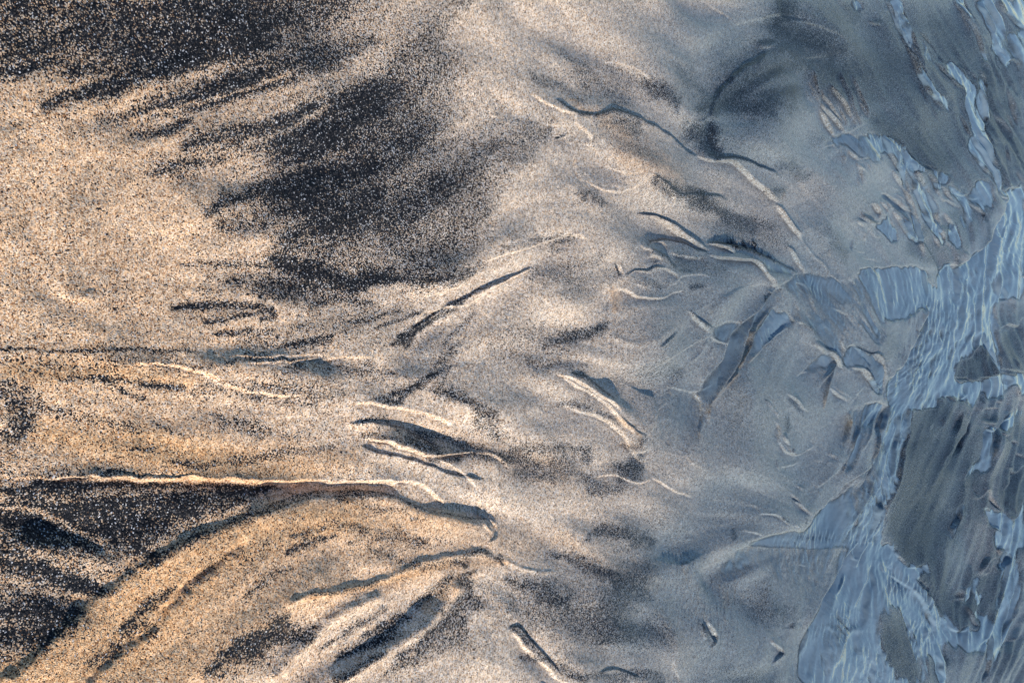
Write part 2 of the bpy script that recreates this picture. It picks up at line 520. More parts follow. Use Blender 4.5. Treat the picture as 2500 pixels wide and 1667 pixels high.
W 4 3 20: 0,282 90,280 180,290 250,310 310,355 370,425 430,495 500,555 570,600 620,660 680,715 735,745
B 3 3 20: 0,248 120,240 230,245 330,262 430,295 520,340 600,370 660,395 720,460
k .5 5: 60,240 230,243 380,275 500,325 570,350
k .5 12: 640,620 710,600 760,620
o .7 7: 760,640 750,700
P k .3 6: 580,590 780,590 760,720 700,720 620,650
r -4 3: 700,755 740,820 790,890 840,960 890,1030 940,1110 1000,1200
k .5 3: 700,755 760,850 820,935 890,1030
W 3 2.5 16: 695,770 740,850 800,930 860,1010 920,1090 980,1170
r -2 3: 980,1170 1060,1270 1150,1390 1240,1500 1290,1568
B 4 2.5 14: 830,1215 880,1260 940,1340 980,1400
W 4 2.5 14: 840,1240 890,1310 940,1380 980,1450 1010,1500 1035,1560
W 2 2 10: 1240,1325 1300,1400
W 4 2.5 14: 1180,160 1230,135 1310,125 1370,100
W 4 2.5 14: 1480,170 1500,200 1540,240 1580,290
r -3 3: 1470,160 1450,250 1430,330
r -4 3.5: 1560,290 1590,350 1640,390 1690,410
W 4 2.5 10: 1580,270 1640,268 1720,262
k .6 8: 1560,170 1640,160
f 4 40 3: 1550,160 1650,160
f 2 25 4: 1590,1110 1680,1110
r -3 2.5: 1660,280 1710,360 1760,430
r -2 3: 1580,400 1590,520 1610,620
r -2 3: 1620,420 1680,500 1730,600
W 3 5 20: 1590,330 1620,450 1650,560
r -4 4: 1630,830 1660,920 1730,970 1845,990
k .6 5: 1640,890 1700,950 1800,990
W 4 2.5 12: 1700,790 1760,768 1800,820 1840,880
W 5 3 16: 1560,950 1600,1000 1660,1040
B 3 3 12: 1570,900 1620,960 1700,1000
W 3 3 12: 1660,1150 1690,1190 1700,1060 1740,1050
W 3 2 10: 1750,1100 1790,1150 1845,1160
W 2 2 10: 1560,1298 1610,1310 1680,1308
W 2 3 20: 1530,1160 1510,1250 1500,1340
W 2 2 14: 1670,1385 1750,1390 1845,1430
B 4 3 20: 0,1190 120,1200 250,1260 350,1290 450,1320 550,1375 650,1410 750,1450 850,1495 950,1545
k .5 5: 100,1200 240,1260 400,1310 550,1375 750,1450 930,1540
w 5 3: 205,1180 208,1300
w 5 3: 345,1190 360,1300
w 5 3: 462,1185 480,1310
f 3 26 3.5: 0,1190 250,1240 500,1330 700,1420
W 5 2.5 18: 0,1358 120,1370 240,1390 360,1395 420,1410 470,1460 510,1530
W 4 2.5 12: 0,1230 80,1240 140,1275 175,1330
P w .7 6: 180,1330 260,1300 450,1325 650,1412 850,1500 900,1568 560,1568 470,1460 420,1410
P w .8 7: 1180,160 1300,40 1400,0 1845,0 1845,260 1600,260 1540,200 1470,110 1300,130
P w .7 6: 1650,950 1720,990 1845,1000 1845,1080 1750,1060 1690,1040 1600,980
@2100 330 4.6125
B 5 3.5 30: 380,0 440,50 510,110 560,180 620,250 680,310 730,350 790,375 850,390
k .5 5: 390,5 480,80 560,180 640,270 700,325
W 3 2 10: 720,320 780,325 840,350 880,365
W 5 2.5 16: 290,0 330,80 370,190 420,270 470,350 520,440 560,530 580,600 600,650
P w 1 4: 150,180 280,0 380,0 500,110 600,240 700,340 850,400 940,430 1000,460 930,590 900,600 870,500 760,390 640,430 720,520 800,640 860,850 900,1000 960,1110 980,1200 920,1220 820,1110 740,900 640,660 640,500 560,360 600,650 640,850 680,1000 710,1200 640,1200 560,1150 500,1060 450,960 370,850 330,860 330,960 420,1050 430,1150 350,1190 200,1090 110,1000 0,980 0,880 60,970 200,1000 340,880 450,900 620,1150 690,1190 640,950 580,730 520,590 420,270 320,180 
W 4 2.5 14: 600,310 640,340 670,390 690,440 730,510 790,600 820,690 850,790 880,900 910,1000
W 4 2.5 14: 560,360 610,420 650,490 645,600 680,680 720,780 760,900 790,980
B 3 2.5 12: 670,500 710,560 720,620
B 3 3 12: 540,330 570,400 580,430
r -3 4: 330,30 400,110 460,210 520,290
W 4 2.5 14: 760,385 800,430 850,480 880,580 900,650 925,700
W 5 2 10: 920,695 970,745 1010,735 1070,765 1110,790 1160,800
W 5 2 10: 920,600 960,585 1000,630 1030,690 1080,750
W 5 2 10: 1040,565 1080,610 1110,650 1180,670 1230,650 1220,600
B 4 3 14: 940,420 1000,440 1050,490 1080,550 1110,590
W 4 2 10: 1110,600 1140,610 1160,580 1210,580
W 4 2 10: 1250,680 1300,710 1340,720
W 4 2 10: 1260,760 1300,810 1360,850 1390,900
f 4 25 3: 1350,850 1430,940
k .6 6: 1350,720 1370,800
k .6 6: 1420,730 1430,790
k .6 6: 1380,900 1420,960
W 4 2.5 14: 380,380 420,450 480,510 520,560 550,610 580,670 610,760 630,860 660,950 690,1120 710,1230
B 4 3.5 12: 440,370 490,440 540,520 570,600
r -3 3.5: 390,540 430,590 480,610
r -3 3: 440,650 500,720 540,770
W 3.5 2 10: 260,640 320,645 380,690 440,740 500,810 560,850 640,875
W 3 2 10: 460,740 520,810 600,835
W 3 2 10: 560,740 600,770 580,810
B 5 5 24: 260,690 340,740 400,800 470,880 540,960 590,1060 640,1130 700,1190
k .5 7: 360,770 430,840 520,940 580,1040 630,1120
W 4 2.5 14: 370,850 430,930 480,1020 530,1110 590,1160 660,1200 700,1230
W 4 2 10: 130,770 170,790 200,850 215,880 205,940
W 4 2 10: 205,740 250,770 290,830 300,880
W 3 2 10: 290,750 330,790 340,840
B 4 3 12: 30,880 60,930 120,970 200,1000
W 4 2.5 14: 720,880 760,930 790,990 800,1080
W 4 2 12: 810,1100 860,1160 900,1220 915,1280
W 4 2 12: 880,1010 890,1060 940,1100 960,1130 970,1190
W 3 2 12: 980,1190 1010,1230 1030,1280
B 4 3 30: 710,1190 760,1270 820,1350 870,1430 910,1530
k .7 4: 715,1200 760,1270 820,1350 880,1450 910,1540
W 3 2.5 14: 690,1100 710,1200 715,1290 730,1400
W 5 2.5 24: 920,1568 960,1510 1010,1470 1060,1465 1110,1480 1135,1500
W 6 2.5 30: 1130,1500 1190,1420 1260,1350 1340,1280 1400,1220 1450,1150 1500,1060 1560,970 1620,870 1670,780 1705,715
W 3 2 10: 1700,715 1640,715 1600,690 1560,620
W 3 2 12: 1560,570 1590,650 1640,710 1700,710
k .5 6: 1110,1420 1120,1490
B 3 2.5 16: 1150,1270 1190,1330 1215,1390
k .3 6: 1350,1260 1410,1130 1440,980
B 5 5 20: 1430,0 1470,180 1510,280 1550,400 1590,510 1620,600
k .6 9: 1450,60 1490,220 1530,340 1580,480 1610,570
W 4 2.5 14: 1270,0 1300,80 1340,150 1400,260 1450,330 1500,430 1540,520 1570,600
B 3 2.5 14: 1270,0 1320,60 1380,160 1440,250 1500,370 1540,440
W 4 2.5 14: 1260,150 1290,240 1340,310 1400,380 1470,460 1530,540
W 4 4 18: 1340,0 1400,80 1440,180 1490,290 1530,400
W 4 2.5 12: 1650,610 1690,590 1710,600
W 5 2.5 18: 1845,570 1780,600 1700,600 1640,630
B 3 2.5 14: 1610,100 1640,280 1660,450 1680,580
W 3 2.5 14: 1640,100 1680,250 1700,330
B 3 3 14: 1740,150 1790,270 1845,360
W 3 2.5 14: 1740,380 1790,460 1845,540
P w 1 4: 1260,150 1270,0 1430,0 1500,280 1600,560 1640,630 1780,600 1845,570 1845,1568 920,1568 1010,1470 1130,1500 1260,1350 1450,1150 1560,970 1705,715 1640,715 1560,600 1530,540 1400,380
P w .8 5: 1000,560 1110,600 1240,640 1320,540 1400,500 1470,560 1480,800 1400,840 1300,740 1290,980 1220,1080 1130,1050 1150,870 1200,870 1150,760 1100,700
P w .9 5: 1050,900 1130,1000 1110,1250 1040,1240 980,1190 960,1110 930,1020 1050,1040
r -3 3: 970,1050 1010,1090
W 4 2.5 14: 945,850 970,900 1010,960 1050,1010 1040,1070
B 4 4 14: 940,1010 980,1060 1010,1090
B 3 3 20: 1540,1110 1590,1160 1640,1060 1700,960
@1750 660 4.6125
W 5 2.5 24: 880,70 820,120 750,150 690,195 640,250 590,310 540,375 480,430 400,500 310,570 250,640 180,720 140,810 110,890 80,970 60,1060 65,1150 40,1220 20,1300
W 2.5 2 12: 870,10 890,60
W 3 2 10: 560,225 600,260
B 3 2 10: 580,220 630,260
w 4 2.5: 530,290 515,360
w 4 2.5: 560,280 545,330
w 4 2.5: 585,270 575,310
W 2 2 12: 560,90 610,130 650,190
W 2.5 2 14: 910,140 980,150 1030,175 1060,220 1065,270 1110,400 1140,470
W 3 2.5 16: 545,400 500,480 450,560 400,660 380,720 350,830 310,930 280,1010 230,1090 190,1170 140,1260 100,1340 45,1420
r -2.5 3: 700,400 620,480 560,560 500,640 460,690 440,770 400,850 350,940 300,1030 250,1120 200,1220
k .4 3: 600,520 510,630 470,690 410,830 340,960
o .7 6: 640,410 560,470 500,600 450,700
o .7 4: 430,780 350,930 290,1050 220,1200 150,1330
W 3 2.5 12: 860,500 880,570 850,610
W 2.5 3 16: 830,650 760,700 700,740 640,790 580,840 520,910 480,960
B 3 4 14: 850,590 770,650 700,710 620,780 560,840
W 5 2.5 12: 900,570 960,595 1010,620 1050,650
r -4 2.5: 960,600 1040,640 1080,690 1120,740
k .5 2.5: 970,605 1040,645 1080,690 1118,738
W 5 2.5 12: 1100,830 1150,860 1190,895 1220,920
W 5 2.5 12: 1230,880 1290,915 1330,960 1350,1020 1375,1070 1405,1100
B 4 4 14: 1120,780 1200,850 1270,890 1330,910 1370,970 1400,1030 1420,1070
k .6 6: 1390,1000 1415,1070
W 4 2.5 14: 1290,395 1340,430 1400,465 1455,495
W 2 2 14: 1180,590 1220,650 1240,730
W 2 2.5 14: 1640,180 1660,280 1690,370 1710,450
W 3 2 12: 1390,780 1420,850 1430,930
W 4 2.5 12: 1450,870 1500,845 1550,870 1580,920 1600,980
B 3 3 16: 1510,830 1580,880 1640,920 1700,940 1770,930 1830,980
k .4 5: 1560,860 1660,920 1720,940
W 4 2.5 12: 1710,940 1750,940 1790,990 1830,1060
W 4 2.5 12: 1620,1010 1660,1070 1690,1130 1710,1190
W 5 2.5 16: 1490,1080 1540,1115 1610,1125 1670,1170 1710,1250 1740,1350
B 3 2.5 12: 1660,1110 1700,1200 1740,1290
W 3 2 12: 1640,1300 1590,1360 1540,1400
W 4 2.5 14: 940,1190 1020,1150 1080,1130
W 3 3 14: 1200,940 1130,1020 1060,1090 980,1160
r -4 3: 1360,1010 1330,1070 1290,1120 1240,1190 1200,1270
W 4 2 14: 1360,1040 1310,1110 1260,1180 1210,1260 1160,1330
r -4 3: 1350,1080 1300,1200 1260,1280 1230,1380 1200,1470 1185,1568
k .4 4: 1340,1050 1270,1180
o .7 4: 1270,1270 1230,1380 1200,1480 1180,1568
W 5 2.5 14: 1270,1320 1340,1370 1400,1420 1470,1475
W 2 3 16: 1310,1290 1400,1370 1480,1420
W 4 2.5 14: 730,1385 790,1400 850,1450 900,1500 960,1560
B 3 3 12: 830,1380 890,1440 940,1500
r -3 3: 470,1430 510,1460 560,1520 600,1568
k .5 3: 470,1430 500,1450
k .4 8: 780,1440 850,1500 890,1560
f 2 25 4: 880,1540 960,1568
W 4 2 10: 1520,1500 1550,1420 1570,1380
W 3 2 12: 1800,1300 1845,1340
W 3 2 10: 1640,1490 1740,1490
P w .7 7: 900,60 1080,40 1300,80 1500,80 1845,40 1845,800 1640,700 1500,620 1440,700 1450,860 1420,980 1350,960 1200,800 1120,740 1050,640 900,570 860,500 870,300 840,240 760,180
P l .3 20: 870,230 1040,200 1130,480 1050,530 900,480
P w -.7 16: 870,230 1040,200 1130,480 1050,530 900,480
P w .6 6: 540,400 310,570 140,810 80,970 65,1150 0,1400 50,1400 280,1010 400,660 560,480 700,400 760,180
P w .8 6: 860,600 640,790 420,900 500,640 640,480 840,500
P w .9 5: 1450,870 1550,870 1700,940 1845,1100 1845,1380 1740,1300 1650,1050 1600,1110 1500,1080 1430,1030
P w .7 6: 940,1190 1080,1060 1200,930 1300,950 1340,1010 1240,1100 1060,1120
@2100 660 2.635
W 5 2.5 26: 435,235 410,290 385,340 360,410 330,470 300,530 270,590 240,630 210,670 175,720
B 3 2.5 12: 440,240 420,290 400,350
B 5 3 20: 75,530 100,550 125,590 140,640 160,710
W 4 2.5 14: 55,540 90,545 115,580 130,620
W 5 2.5 14: 0,650 40,690 60,740
B 4 2.5 12: 0,560 40,630 70,710 130,780
W 4 2.5 12: 130,770 100,740 110,760
W 3 2.5 14: 410,0 430,90 435,180
B 4 3.5 10: 425,10 445,40 460,60
B 4 3 12: 700,60 695,100 695,150
f 4 30 3: 640,150 670,150
W 4 2.5 14: 905,0 900,100 915,190
W 4 2.5 14: 930,100 955,160 960,200
W 2.5 3 20: 730,310 715,390 680,460 645,540
W 4 3 14: 790,380 800,450 820,510
W 3 3 14: 775,390 740,490 720,530
W 5 2.5 14: 770,475 735,510 710,560
B 5 3 14: 775,475 810,520 850,580 885,660
W 5 2.5 14: 845,510 870,590 900,640
W 5 2.5 14: 640,690 700,680 740,705 780,680 830,680 885,670
W 6 2.5 16: 900,390 940,360 970,350 1010,365 1035,360 1054,300
W 5 2.5 16: 910,630 950,630 1000,645 1054,655
B 4 3 14: 640,700 700,685 740,710
r -4 3: 985,560 1000,600 1010,640
W 4 2.5 14: 900,520 905,580 910,640
k .4 20: 740,560 790,600
k .3 30: 950,450 1000,550
B 3 2.5 16: 490,620 530,600
r -3 3: 375,570 360,630 345,670
r -2.5 3: 330,540 320,620 300,680
W 5 3 10: 940,650 960,700 950,740
P w 1 5: 435,235 330,470 240,630 160,730 190,896 500,896 520,830 600,820 640,850 690,800 700,896 780,800 850,850 900,800 980,740 1054,800 1054,655 920,630 885,670 740,710 640,690 620,600 700,540 775,470 885,660 920,650 900,390 910,200 1054,200 1054,60 940,50 900,0 560,0 520,20 500,120 440,80 410,0 0,0 0,100 40,200 200,330
P k .4 5: 625,600 640,690 740,710 885,665 850,590 775,475 720,560
P w -1 5: 625,600 640,695 740,710 885,665 850,590 775,475 720,560
P w -1 5: 900,390 1020,365 1054,400 1054,655 920,630
P w -1 8: 925,205 1054,200 1040,250 1000,330 900,380
P w -.6 8: 750,820 830,780 880,896 740,896
W 4 2 10: 870,830 910,840 930,800
W 5 2 10: 980,740 1010,790 1030,850
W 4 2 10: 640,850 690,800
W 4 2 10: 540,815 580,815 610,850
W 4 3 14: 520,780 500,840
k .5 4: 780,800 800,850
@1750 990 2.635
W 5 2.5 16: 400,190 420,215 455,245
B 4 3 14: 400,170 430,190 460,240
W 5 2.5 18: 385,225 410,265 450,295 500,320 550,328 590,300 640,260
W 3 3 14: 345,90 375,120 385,180 380,250
r -3 3.5: 330,0 360,40 385,90
k .5 20: 430,110 440,130
W 3 2.5 12: 500,0 540,15 575,40
f 3 25 3: 500,20 560,30
f 2.5 25 4: 385,300 440,310
W 3 2.5 14: 380,390 440,395 500,385 545,365
W 2 2.5 12: 370,330 365,390 395,410
W 2 2.5 12: 630,365 680,368
W 3 5 14: 700,310 740,325 750,350
W 3 2 10: 600,270 620,230 635,200
W 4 2.5 14: 640,540 700,480 770,400
W 4 2.5 14: 850,60 855,120 840,200 820,280
r -4 3: 860,40 855,110 835,200 805,280
o .7 4: 855,100 830,190
r -4 3: 930,100 890,190 860,260 855,310
o .6 4: 890,190 860,290
r -4 2.5: 820,330 800,400 780,440
W 4 2.5 14: 810,320 775,400 760,420
W 6 2.5 24: 1054,160 1020,270 970,380 930,460 890,540
W 6 2.5 30: 970,390 900,430 860,470 820,510 770,570 720,610 680,650 620,695 590,760 560,800
W 4 2.5 14: 465,565 490,590 520,630
B 3 3 12: 470,600 510,625
W 4 2.5 12: 470,610 520,640 555,680 585,705
W 3 2.5 12: 500,515 530,530 545,560
B 3 3 12: 520,515 560,530
B 4 3 12: 480,760 510,780 530,805
W 3 2.5 12: 440,790 470,770 520,800
k .7 3: 545,720 543,750
B 3 3 12: 640,740 600,770 570,800
W 4 2.5 12: 260,690 320,690 370,700 400,730 430,765
k .5 5: 390,710 420,740
W 2 3 14: 200,640 250,650 270,690
W 3.5 2.5 18: 200,896 270,855 340,830 400,815 440,800
W 2 3 16: 150,790 230,820 300,840
k .4 9: 110,800 100,860
f 3 25 4: 440,850 780,850
P w .8 5: 200,896 300,845 450,800 560,800 700,650 900,470 1054,200 1054,896
P w .7 6: 780,420 840,250 870,60 880,0 1054,0 1054,40 950,130 880,280 830,380
W 3 2.5 12: 1010,30 960,80 920,140
r -3 3: 1054,30 1000,100 960,200 900,300
k .5 4: 935,480 925,500
r -4 3: 1054,600 1030,700 1020,800
r -3 3: 980,450 960,560 900,700 850,780
W 3 2.5 14: 1054,420 1010,560 960,650
@2100 990 2.635
W 5 2.5 26: 170,0 140,100 110,200 80,290 50,380 10,470
r -5 3: 130,580 115,660 110,760 90,850
k .6 3.5: 118,640 112,720
r -4 3: 160,560 130,640 100,700
W 3 4 20: 290,100 270,300 230,450 200,560 170,650 130,760 90,850
W 5 3 18: 180,0 150,120 130,200
W 4 3 16: 250,50 240,200 200,330 180,450
W 4 3 16: 320,0 310,100 290,220
W 3 4 18: 470,100 440,170
W 3 4 18: 540,50 510,140
B 4 3 18: 650,40 630,90 600,160 580,190
W 5 3 18: 740,0 700,90 670,180 630,250 590,320 540,390 510,420
B 4 3 18: 710,90 670,190 640,270 610,330
W 4 3 14: 640,190 590,270 550,340
W 3 3 14: 600,210 560,300 520,380
B 4 3 14: 690,0 670,60 665,90
W 5 2.5 12: 780,40 820,20 900,10
W 5 2 10: 780,100 830,110 860,100 900,70
B 5 2.5 14: 780,90 820,98 860,95
k .55 12: 800,70 870,70
W 6 2 10: 800,120 850,160 900,110 970,60
W 5 2 10: 900,150 920,190 960,150
B 4 2.5 12: 770,130 780,250 760,350 735,362
W 4 2.5 12: 890,130 860,220 840,330
B 4 2.5 12: 905,130 870,240
W 3 4 16: 830,150 820,250 800,350
P w .9 5: 800,130 880,130 850,300 820,400 750,440 720,500 700,420 680,460 730,370 770,340 780,240
W 5 2.5 12: 735,362 710,400 680,450 670,480
B 4 2.5 12: 720,480 730,540 750,590
W 5 2.5 12: 740,600 780,590 810,540 830,560 860,620 900,680 940,705
B 4 2.5 14: 830,600 870,650 920,700
W 5 2.5 12: 790,660 830,670 850,720
B 4 3 14: 800,670 830,730 860,780 900,840
W 4 3 12: 850,750 870,830 880,896
B 5 3 16: 670,490 660,560 640,640 630,720
k .5 4: 665,520 650,600 632,700
W 5 3 14: 670,640 650,740 610,800 600,860
B 4 3 14: 655,740 630,820 610,890
P w .9 5: 660,640 680,640 650,750 600,880 595,850 640,740
P w .9 5: 790,660 850,670 940,710 1000,720 1054,620 1054,896 860,896 850,780
B 5 3 14: 940,700 980,720 1005,725
W 5 3 14: 1054,600 1030,680 1005,730 970,720
B 4 3 14: 965,760 960,820 970,870
W 6 2 10: 930,240 970,220 1010,260
B 4 2.5 12: 910,180 930,240
W 6 2.5 10: 940,405 970,410 1000,440 1040,380
W 5 2 10: 1000,300 1030,320 1054,350
W 5 2.5 12: 920,560 960,500 990,450
P w .8 5: 900,150 960,130 1000,90 1054,60 1054,0 1020,0 960,60 900,110
k .5 60: 980,600 1040,500
P w -.3 5: 0,0 1,0 1,1
P w 1 6: 0,500 50,380 110,200 170,0 330,0 300,180 250,400 200,560 130,760 170,896 0,896
@1750 1327 2.635
W 5 2.5 26: 930,0 880,60 830,110 790,190 730,280 690,330 650,390 630,450 600,510 570,550
W 3 3 18: 840,120 800,190 750,270 720,310
W 3 3 14: 570,550 560,640 530,710
W 4 2.5 12: 530,135 585,152
W 3 3 12: 580,200 590,240
W 4 3 14: 330,600 335,640 380,670 405,700 370,740 340,775
W 3 2 12: 475,500 465,530 455,555
k .5 8: 480,525 470,535
o .5 12: 90,350 70,410
W 3 2.5 10: 640,210 640,270
k .4 14: 520,650 510,700
o .4 20: 740,400 720,480
o .35 30: 630,60 640,110
k .35 20: 100,150 200,130
o .35 18: 150,60 210,30
W 2.5 2.5 16: 120,45 170,20 210,0
k .3 40: 370,420 470,460
k .3 40: 40,820 120,870 300,860
k .25 26: 140,400 230,430 300,500
k .25 60: 350,330 330,420
f 3 30 4: 150,350 260,350
P w .5 10: 120,45 210,0 930,0 640,390 570,560 530,720 560,896 200,896 400,700 330,600 250,470 380,440 340,300 350,180 250,150 120,220 50,200
P w 1 5: 930,0 1054,0 1054,896 560,896 530,720 570,560 640,390 800,190
W 4 2.5 14: 1010,0 960,80 920,150
r -4 3: 900,40 910,90 940,100
r -3 3: 850,190 830,250 770,340
W 2.5 5 22: 1035,100 1010,200 960,300 900,420
W 2 5 22: 700,520 750,600 780,760
r -2.5 8: 960,550 860,560 800,650 760,800
@2100 1327 2.635
W 2.5 3 16: 165,110 170,180 200,190
W 2.5 3 16: 195,110 210,150 240,160
W 3 3 14: 200,190 260,220 310,250 350,280 370,290
W 5 2.5 18: 365,290 400,330 430,370 460,430 490,490 520,530
B 4 3 20: 390,215 430,270 470,320 510,380 550,440 590,510
W 3 2 14: 400,200 440,240 480,290
W 4 2.5 16: 585,510 600,545 650,570 700,555
W 4 3 14: 255,60 290,90 320,140
W 3 3 14: 320,145 380,150 430,130 455,160 450,190
f 3.5 60 5: 190,240 350,290
f 3 50 4.5: 380,250 500,420
f 2.5 50 5: 630,590 740,590
B 4 4 16: 545,640 545,710 560,780
W 5 2.5 12: 500,720 530,760 545,820 570,880
k .7 7: 565,730 568,780
W 5 10 30: 620,310 690,320 710,310
W 5 4 14: 690,310 670,350 690,380
W 4 4 14: 600,380 660,360 690,340
B 4 2.5 12: 740,130 735,200 720,270 690,320
B 3 2.5 12: 740,290 720,350 700,400
W 5 2.5 14: 700,400 730,480 770,540
B 3 3 16: 720,440 750,480
P w .9 5: 690,310 720,265 740,290 730,350 700,380
P w .9 5: 760,230 790,220 780,300 800,350 770,400 740,340
P w 1 6: 160,0 250,60 300,140 440,130 455,180 390,220 470,320 590,510 640,565 700,555 770,540 740,450 820,450 850,540 900,300 950,0 1000,0 1000,300 900,620 850,760 820,896 790,896 840,620 830,600 770,700 690,700 560,620 540,740 580,896 540,896 520,760 440,720 430,896 0,896 0,0
P w -1 10: 110,500 170,420 260,400 320,480 360,700 380,896 190,820 140,700
P k .35 12: 110,500 170,420 260,400 320,480 360,700 380,896 190,820 140,700
P w -.8 6: 380,300 420,350 470,450 520,580 480,530 430,440
P k .25 6: 380,300 420,350 470,450 520,580 480,530 430,440
W 5 2.5 12: 760,670 800,620 835,600
B 4 3 12: 790,650 830,640
W 4 3 12: 780,220 800,180 850,90 880,95
B 3 3 12: 775,190 800,130 830,70
W 4 3 12: 870,110 850,170 800,210
W 5 2.5 12: 940,30 960,80 930,150 900,130
B 5 2.5 12: 890,120 900,160 940,150
W 4 2.5 14: 960,50 940,200 900,330 880,420
B 5 2.5 14: 1000,100 980,250 960,400 930,520 880,680
B 4 2.5 14: 910,350 890,430 850,540 840,600
W 5 2.5 14: 850,560 830,680 830,800 800,896
W 5 2.5 14: 1020,400 980,500 940,600 900,680
B 4 2.5 14: 1040,320 1000,420
W 4 2.5 14: 950,630 1000,620 1054,570
W 4 2.5 14: 1054,700 1000,800 970,896
P w .9 5: 1000,470 1020,420 940,620 850,800 830,896 800,896 850,700 930,560
W 4 2.5 12: 900,0 880,30 900,80
k .5 9: 905,170 900,210
P k .4 10: 430,740 520,760 560,896 430,896
P k .4 10: 870,760 950,640 1050,600 1000,760 860,896
W 2 3 30: 120,480 110,600 140,700 190,820
W 2 4 40: 300,440 350,570 400,740 450,896
W 3 3 16: 200,0 250,60
W 2 6 30: 110,100 100,250 60,400 20,560
@0 0 1
P k .45 40: 1900,0 2600,0 2600,480 2480,430 2380,480 2260,440 2150,330 2060,230 1960,180 1900,90
P k .3 60: 1750,120 1900,60 2100,250 2160,330 2060,260 1980,250 1850,330 1700,380
P k .35 30: 2250,900 2600,800 2600,1790 2300,1640 2250,1400 2350,1200
P k .35 12: 2210,1080 2330,1080 2280,1280 2320,1430 2380,1500 2340,1540 2290,1480 2200,1330 2170,1240
P l .35 60: 1900,350 2100,420 2090,650 2010,660 1900,560 1850,420
@0 0 1
P k .3 60: -200,-200 1000,-200 920,60 800,160 600,190 380,170 200,190 -200,150
P k .3 60: 620,320 850,230 1020,220 1090,330 1150,480 1140,640 900,690 720,660 650,560 680,470 560,400
P k .18 80: 900,100 1050,0 1200,300 1180,500 1100,640 950,400
P k .4 40: -200,1190 300,1160 640,1190 560,1270 400,1340 250,1430 100,1540 -200,1640
l .55 8: 0,1240 100,1250 210,1300 300,1350 345,1400
l .5 8: 0,1420 110,1430 220,1455 260,1450
l .55 10: 560,1250 700,1200 820,1185 900,1190
l .35 14: 600,1300 500,1290 430,1270
l .85 7: 130,1167 260,1168 400,1171 560,1173 700,1178 850,1180 970,1180 1040,1190
W 7 7 16: 200,1167 300,1169 400,1171 560,1173 700,1178 850,1180 970,1180
k .5 6: 250,1182 420,1186 560,1188 700,1192
l .6 160: 60,560 160,700
l .4 90: 1180,80 1250,300 1250,480 1180,650
l .35 90: 1230,940 1200,1020
r 2 60: 250,470 150,650
k .5 60: 1560,1390 1500,1440
k .3 24: 2050,620 2000,560
k .35 22: 1900,400 1960,430
o .3 60: 2000,180 2080,260
P b .35 60: 1350,1360 1600,1240 1900,1200 2300,1200 2300,1800 1500,1800 1400,1600
P b .25 60: 1650,0 2500,0 2500,500 2000,420 1700,420 1600,300
P b .25 40: 1560,560 1900,620 2300,620 2300,1300 1900,1300 1560,1100
r 9 50: 300,1800 480,1620 640,1520 760,1440 860,1400
r -8 40: 620,1800 760,1640 900,1560 1000,1500 1100,1420
r 7 60: 1150,1700 1220,1500 1200,1400
r 6 40: 400,1250 560,1230 700,1240
r -7 40: 50,1260 250,1300 350,1330
r 6 34: 0,1330 150,1345 330,1400
r -6 34: 0,1440 120,1450 240,1480
r 7 40: 900,1080 1050,1110 1150,1130
r -6 40: 900,1020 1050,1060 1200,1100
r 7 50: 850,950 600,900 400,880 200,880
r -6 40: 850,880 650,850 450,850
r 6 50: 1350,870 1450,960 1520,1050
r -6 46: 1450,880 1530,950 1580,1040
r 7 60: 1420,300 1600,420 1700,500
r -6 50: 1450,470 1600,560 1750,600
r 6 50: 1300,560 1150,640 1000,720
r -6 30: 1120,760 1040,830 960,900
r 6 50: 1100,900 1180,980 1300,1050
r -6 50: 1000,950 1100,1020
r 8 70: 1650,800 1550,900
r -6 60: 1700,230 1800,280 1780,380
r -6 60: 2000,350 2080,420
r 6 60: 1950,500 2000,620
r 7 70: 350,330 600,230 850,120
r -7 50: 250,330 500,260 700,180
r -7 60: 450,470 650,420 850,320
r 6 50: 400,530 620,480
r -6 50: 500,660 800,680
P k .4 16: 2190,1010 2330,1000 2350,1080 2300,1250 2330,1420 2380,1500 2340,1540 2290,1470 2200,1330 2170,1240
P k .3 20: 2130,60 2330,60 2390,300 2300,440 2180,260
l .9 5: 250,1170 400,1172 560,1174 700,1179 850,1181
W 4 3 24: 1370,925 1450,970 1540,1060
k .3 9: 2150,300 2230,400
k .3 60: 20,960 40,1040
f 1.6 150 4.5: 1600,1380 1700,1420 1820,1430
f 1.6 130 4.5: 1640,1480 1720,1500 1800,1490
f 1.4 120 4: 1980,700 2060,700
f 1.4 140 5: 2030,790 2110,800
f 1.6 120 4.5: 2020,1500 2060,1560
f 1.5 120 5: 1880,1340 2000,1330
f 2 110 5: 2220,820 2320,760
f 2 110 5: 2180,900 2260,880
f 1.2 90 4: 1640,1300 1720,1310
B 4 3 12: 1712,1505 1722,1530 1735,1555 1745,1570
W 5 3 12: 1725,1510 1740,1535 1742,1560 1728,1580
r -4 7: 1715,1520 1722,1560
k .6 8: 1716,1520 1724,1560
r -2.5 4: 1700,1590 1690,1620
W 3 2.5 14: 1590,1165 1640,1190 1700,1215
W 2.5 2.5 14: 1460,1170 1500,1160 1560,1180 1590,1170
k .5 26: 1530,1150 1570,1130
B 4 3 18: 1310,1660 1350,1700 1400,1740
W 4 3 18: 1240,1540 1270,1575 1310,1610 1350,1650
B 4 4 18: 1232,1525 1260,1530 1290,1560 1330,1600 1360,1640
k .55 9: 1232,1528 1265,1535 1300,1570
k .55 10: 1265,1600 1310,1612
W 3 3 16: 1330,1640 1400,1680
B 3 3 16: 1450,1640 1500,1630 1560,1660
W 3 3 16: 1280,230 1340,262 1400,280
W 3 3 20: 1390,300 1430,330 1440,360
r 2 14: 1450,700 1520,680 1600,690
W 3 3 18: 1600,890 1660,860 1720,830
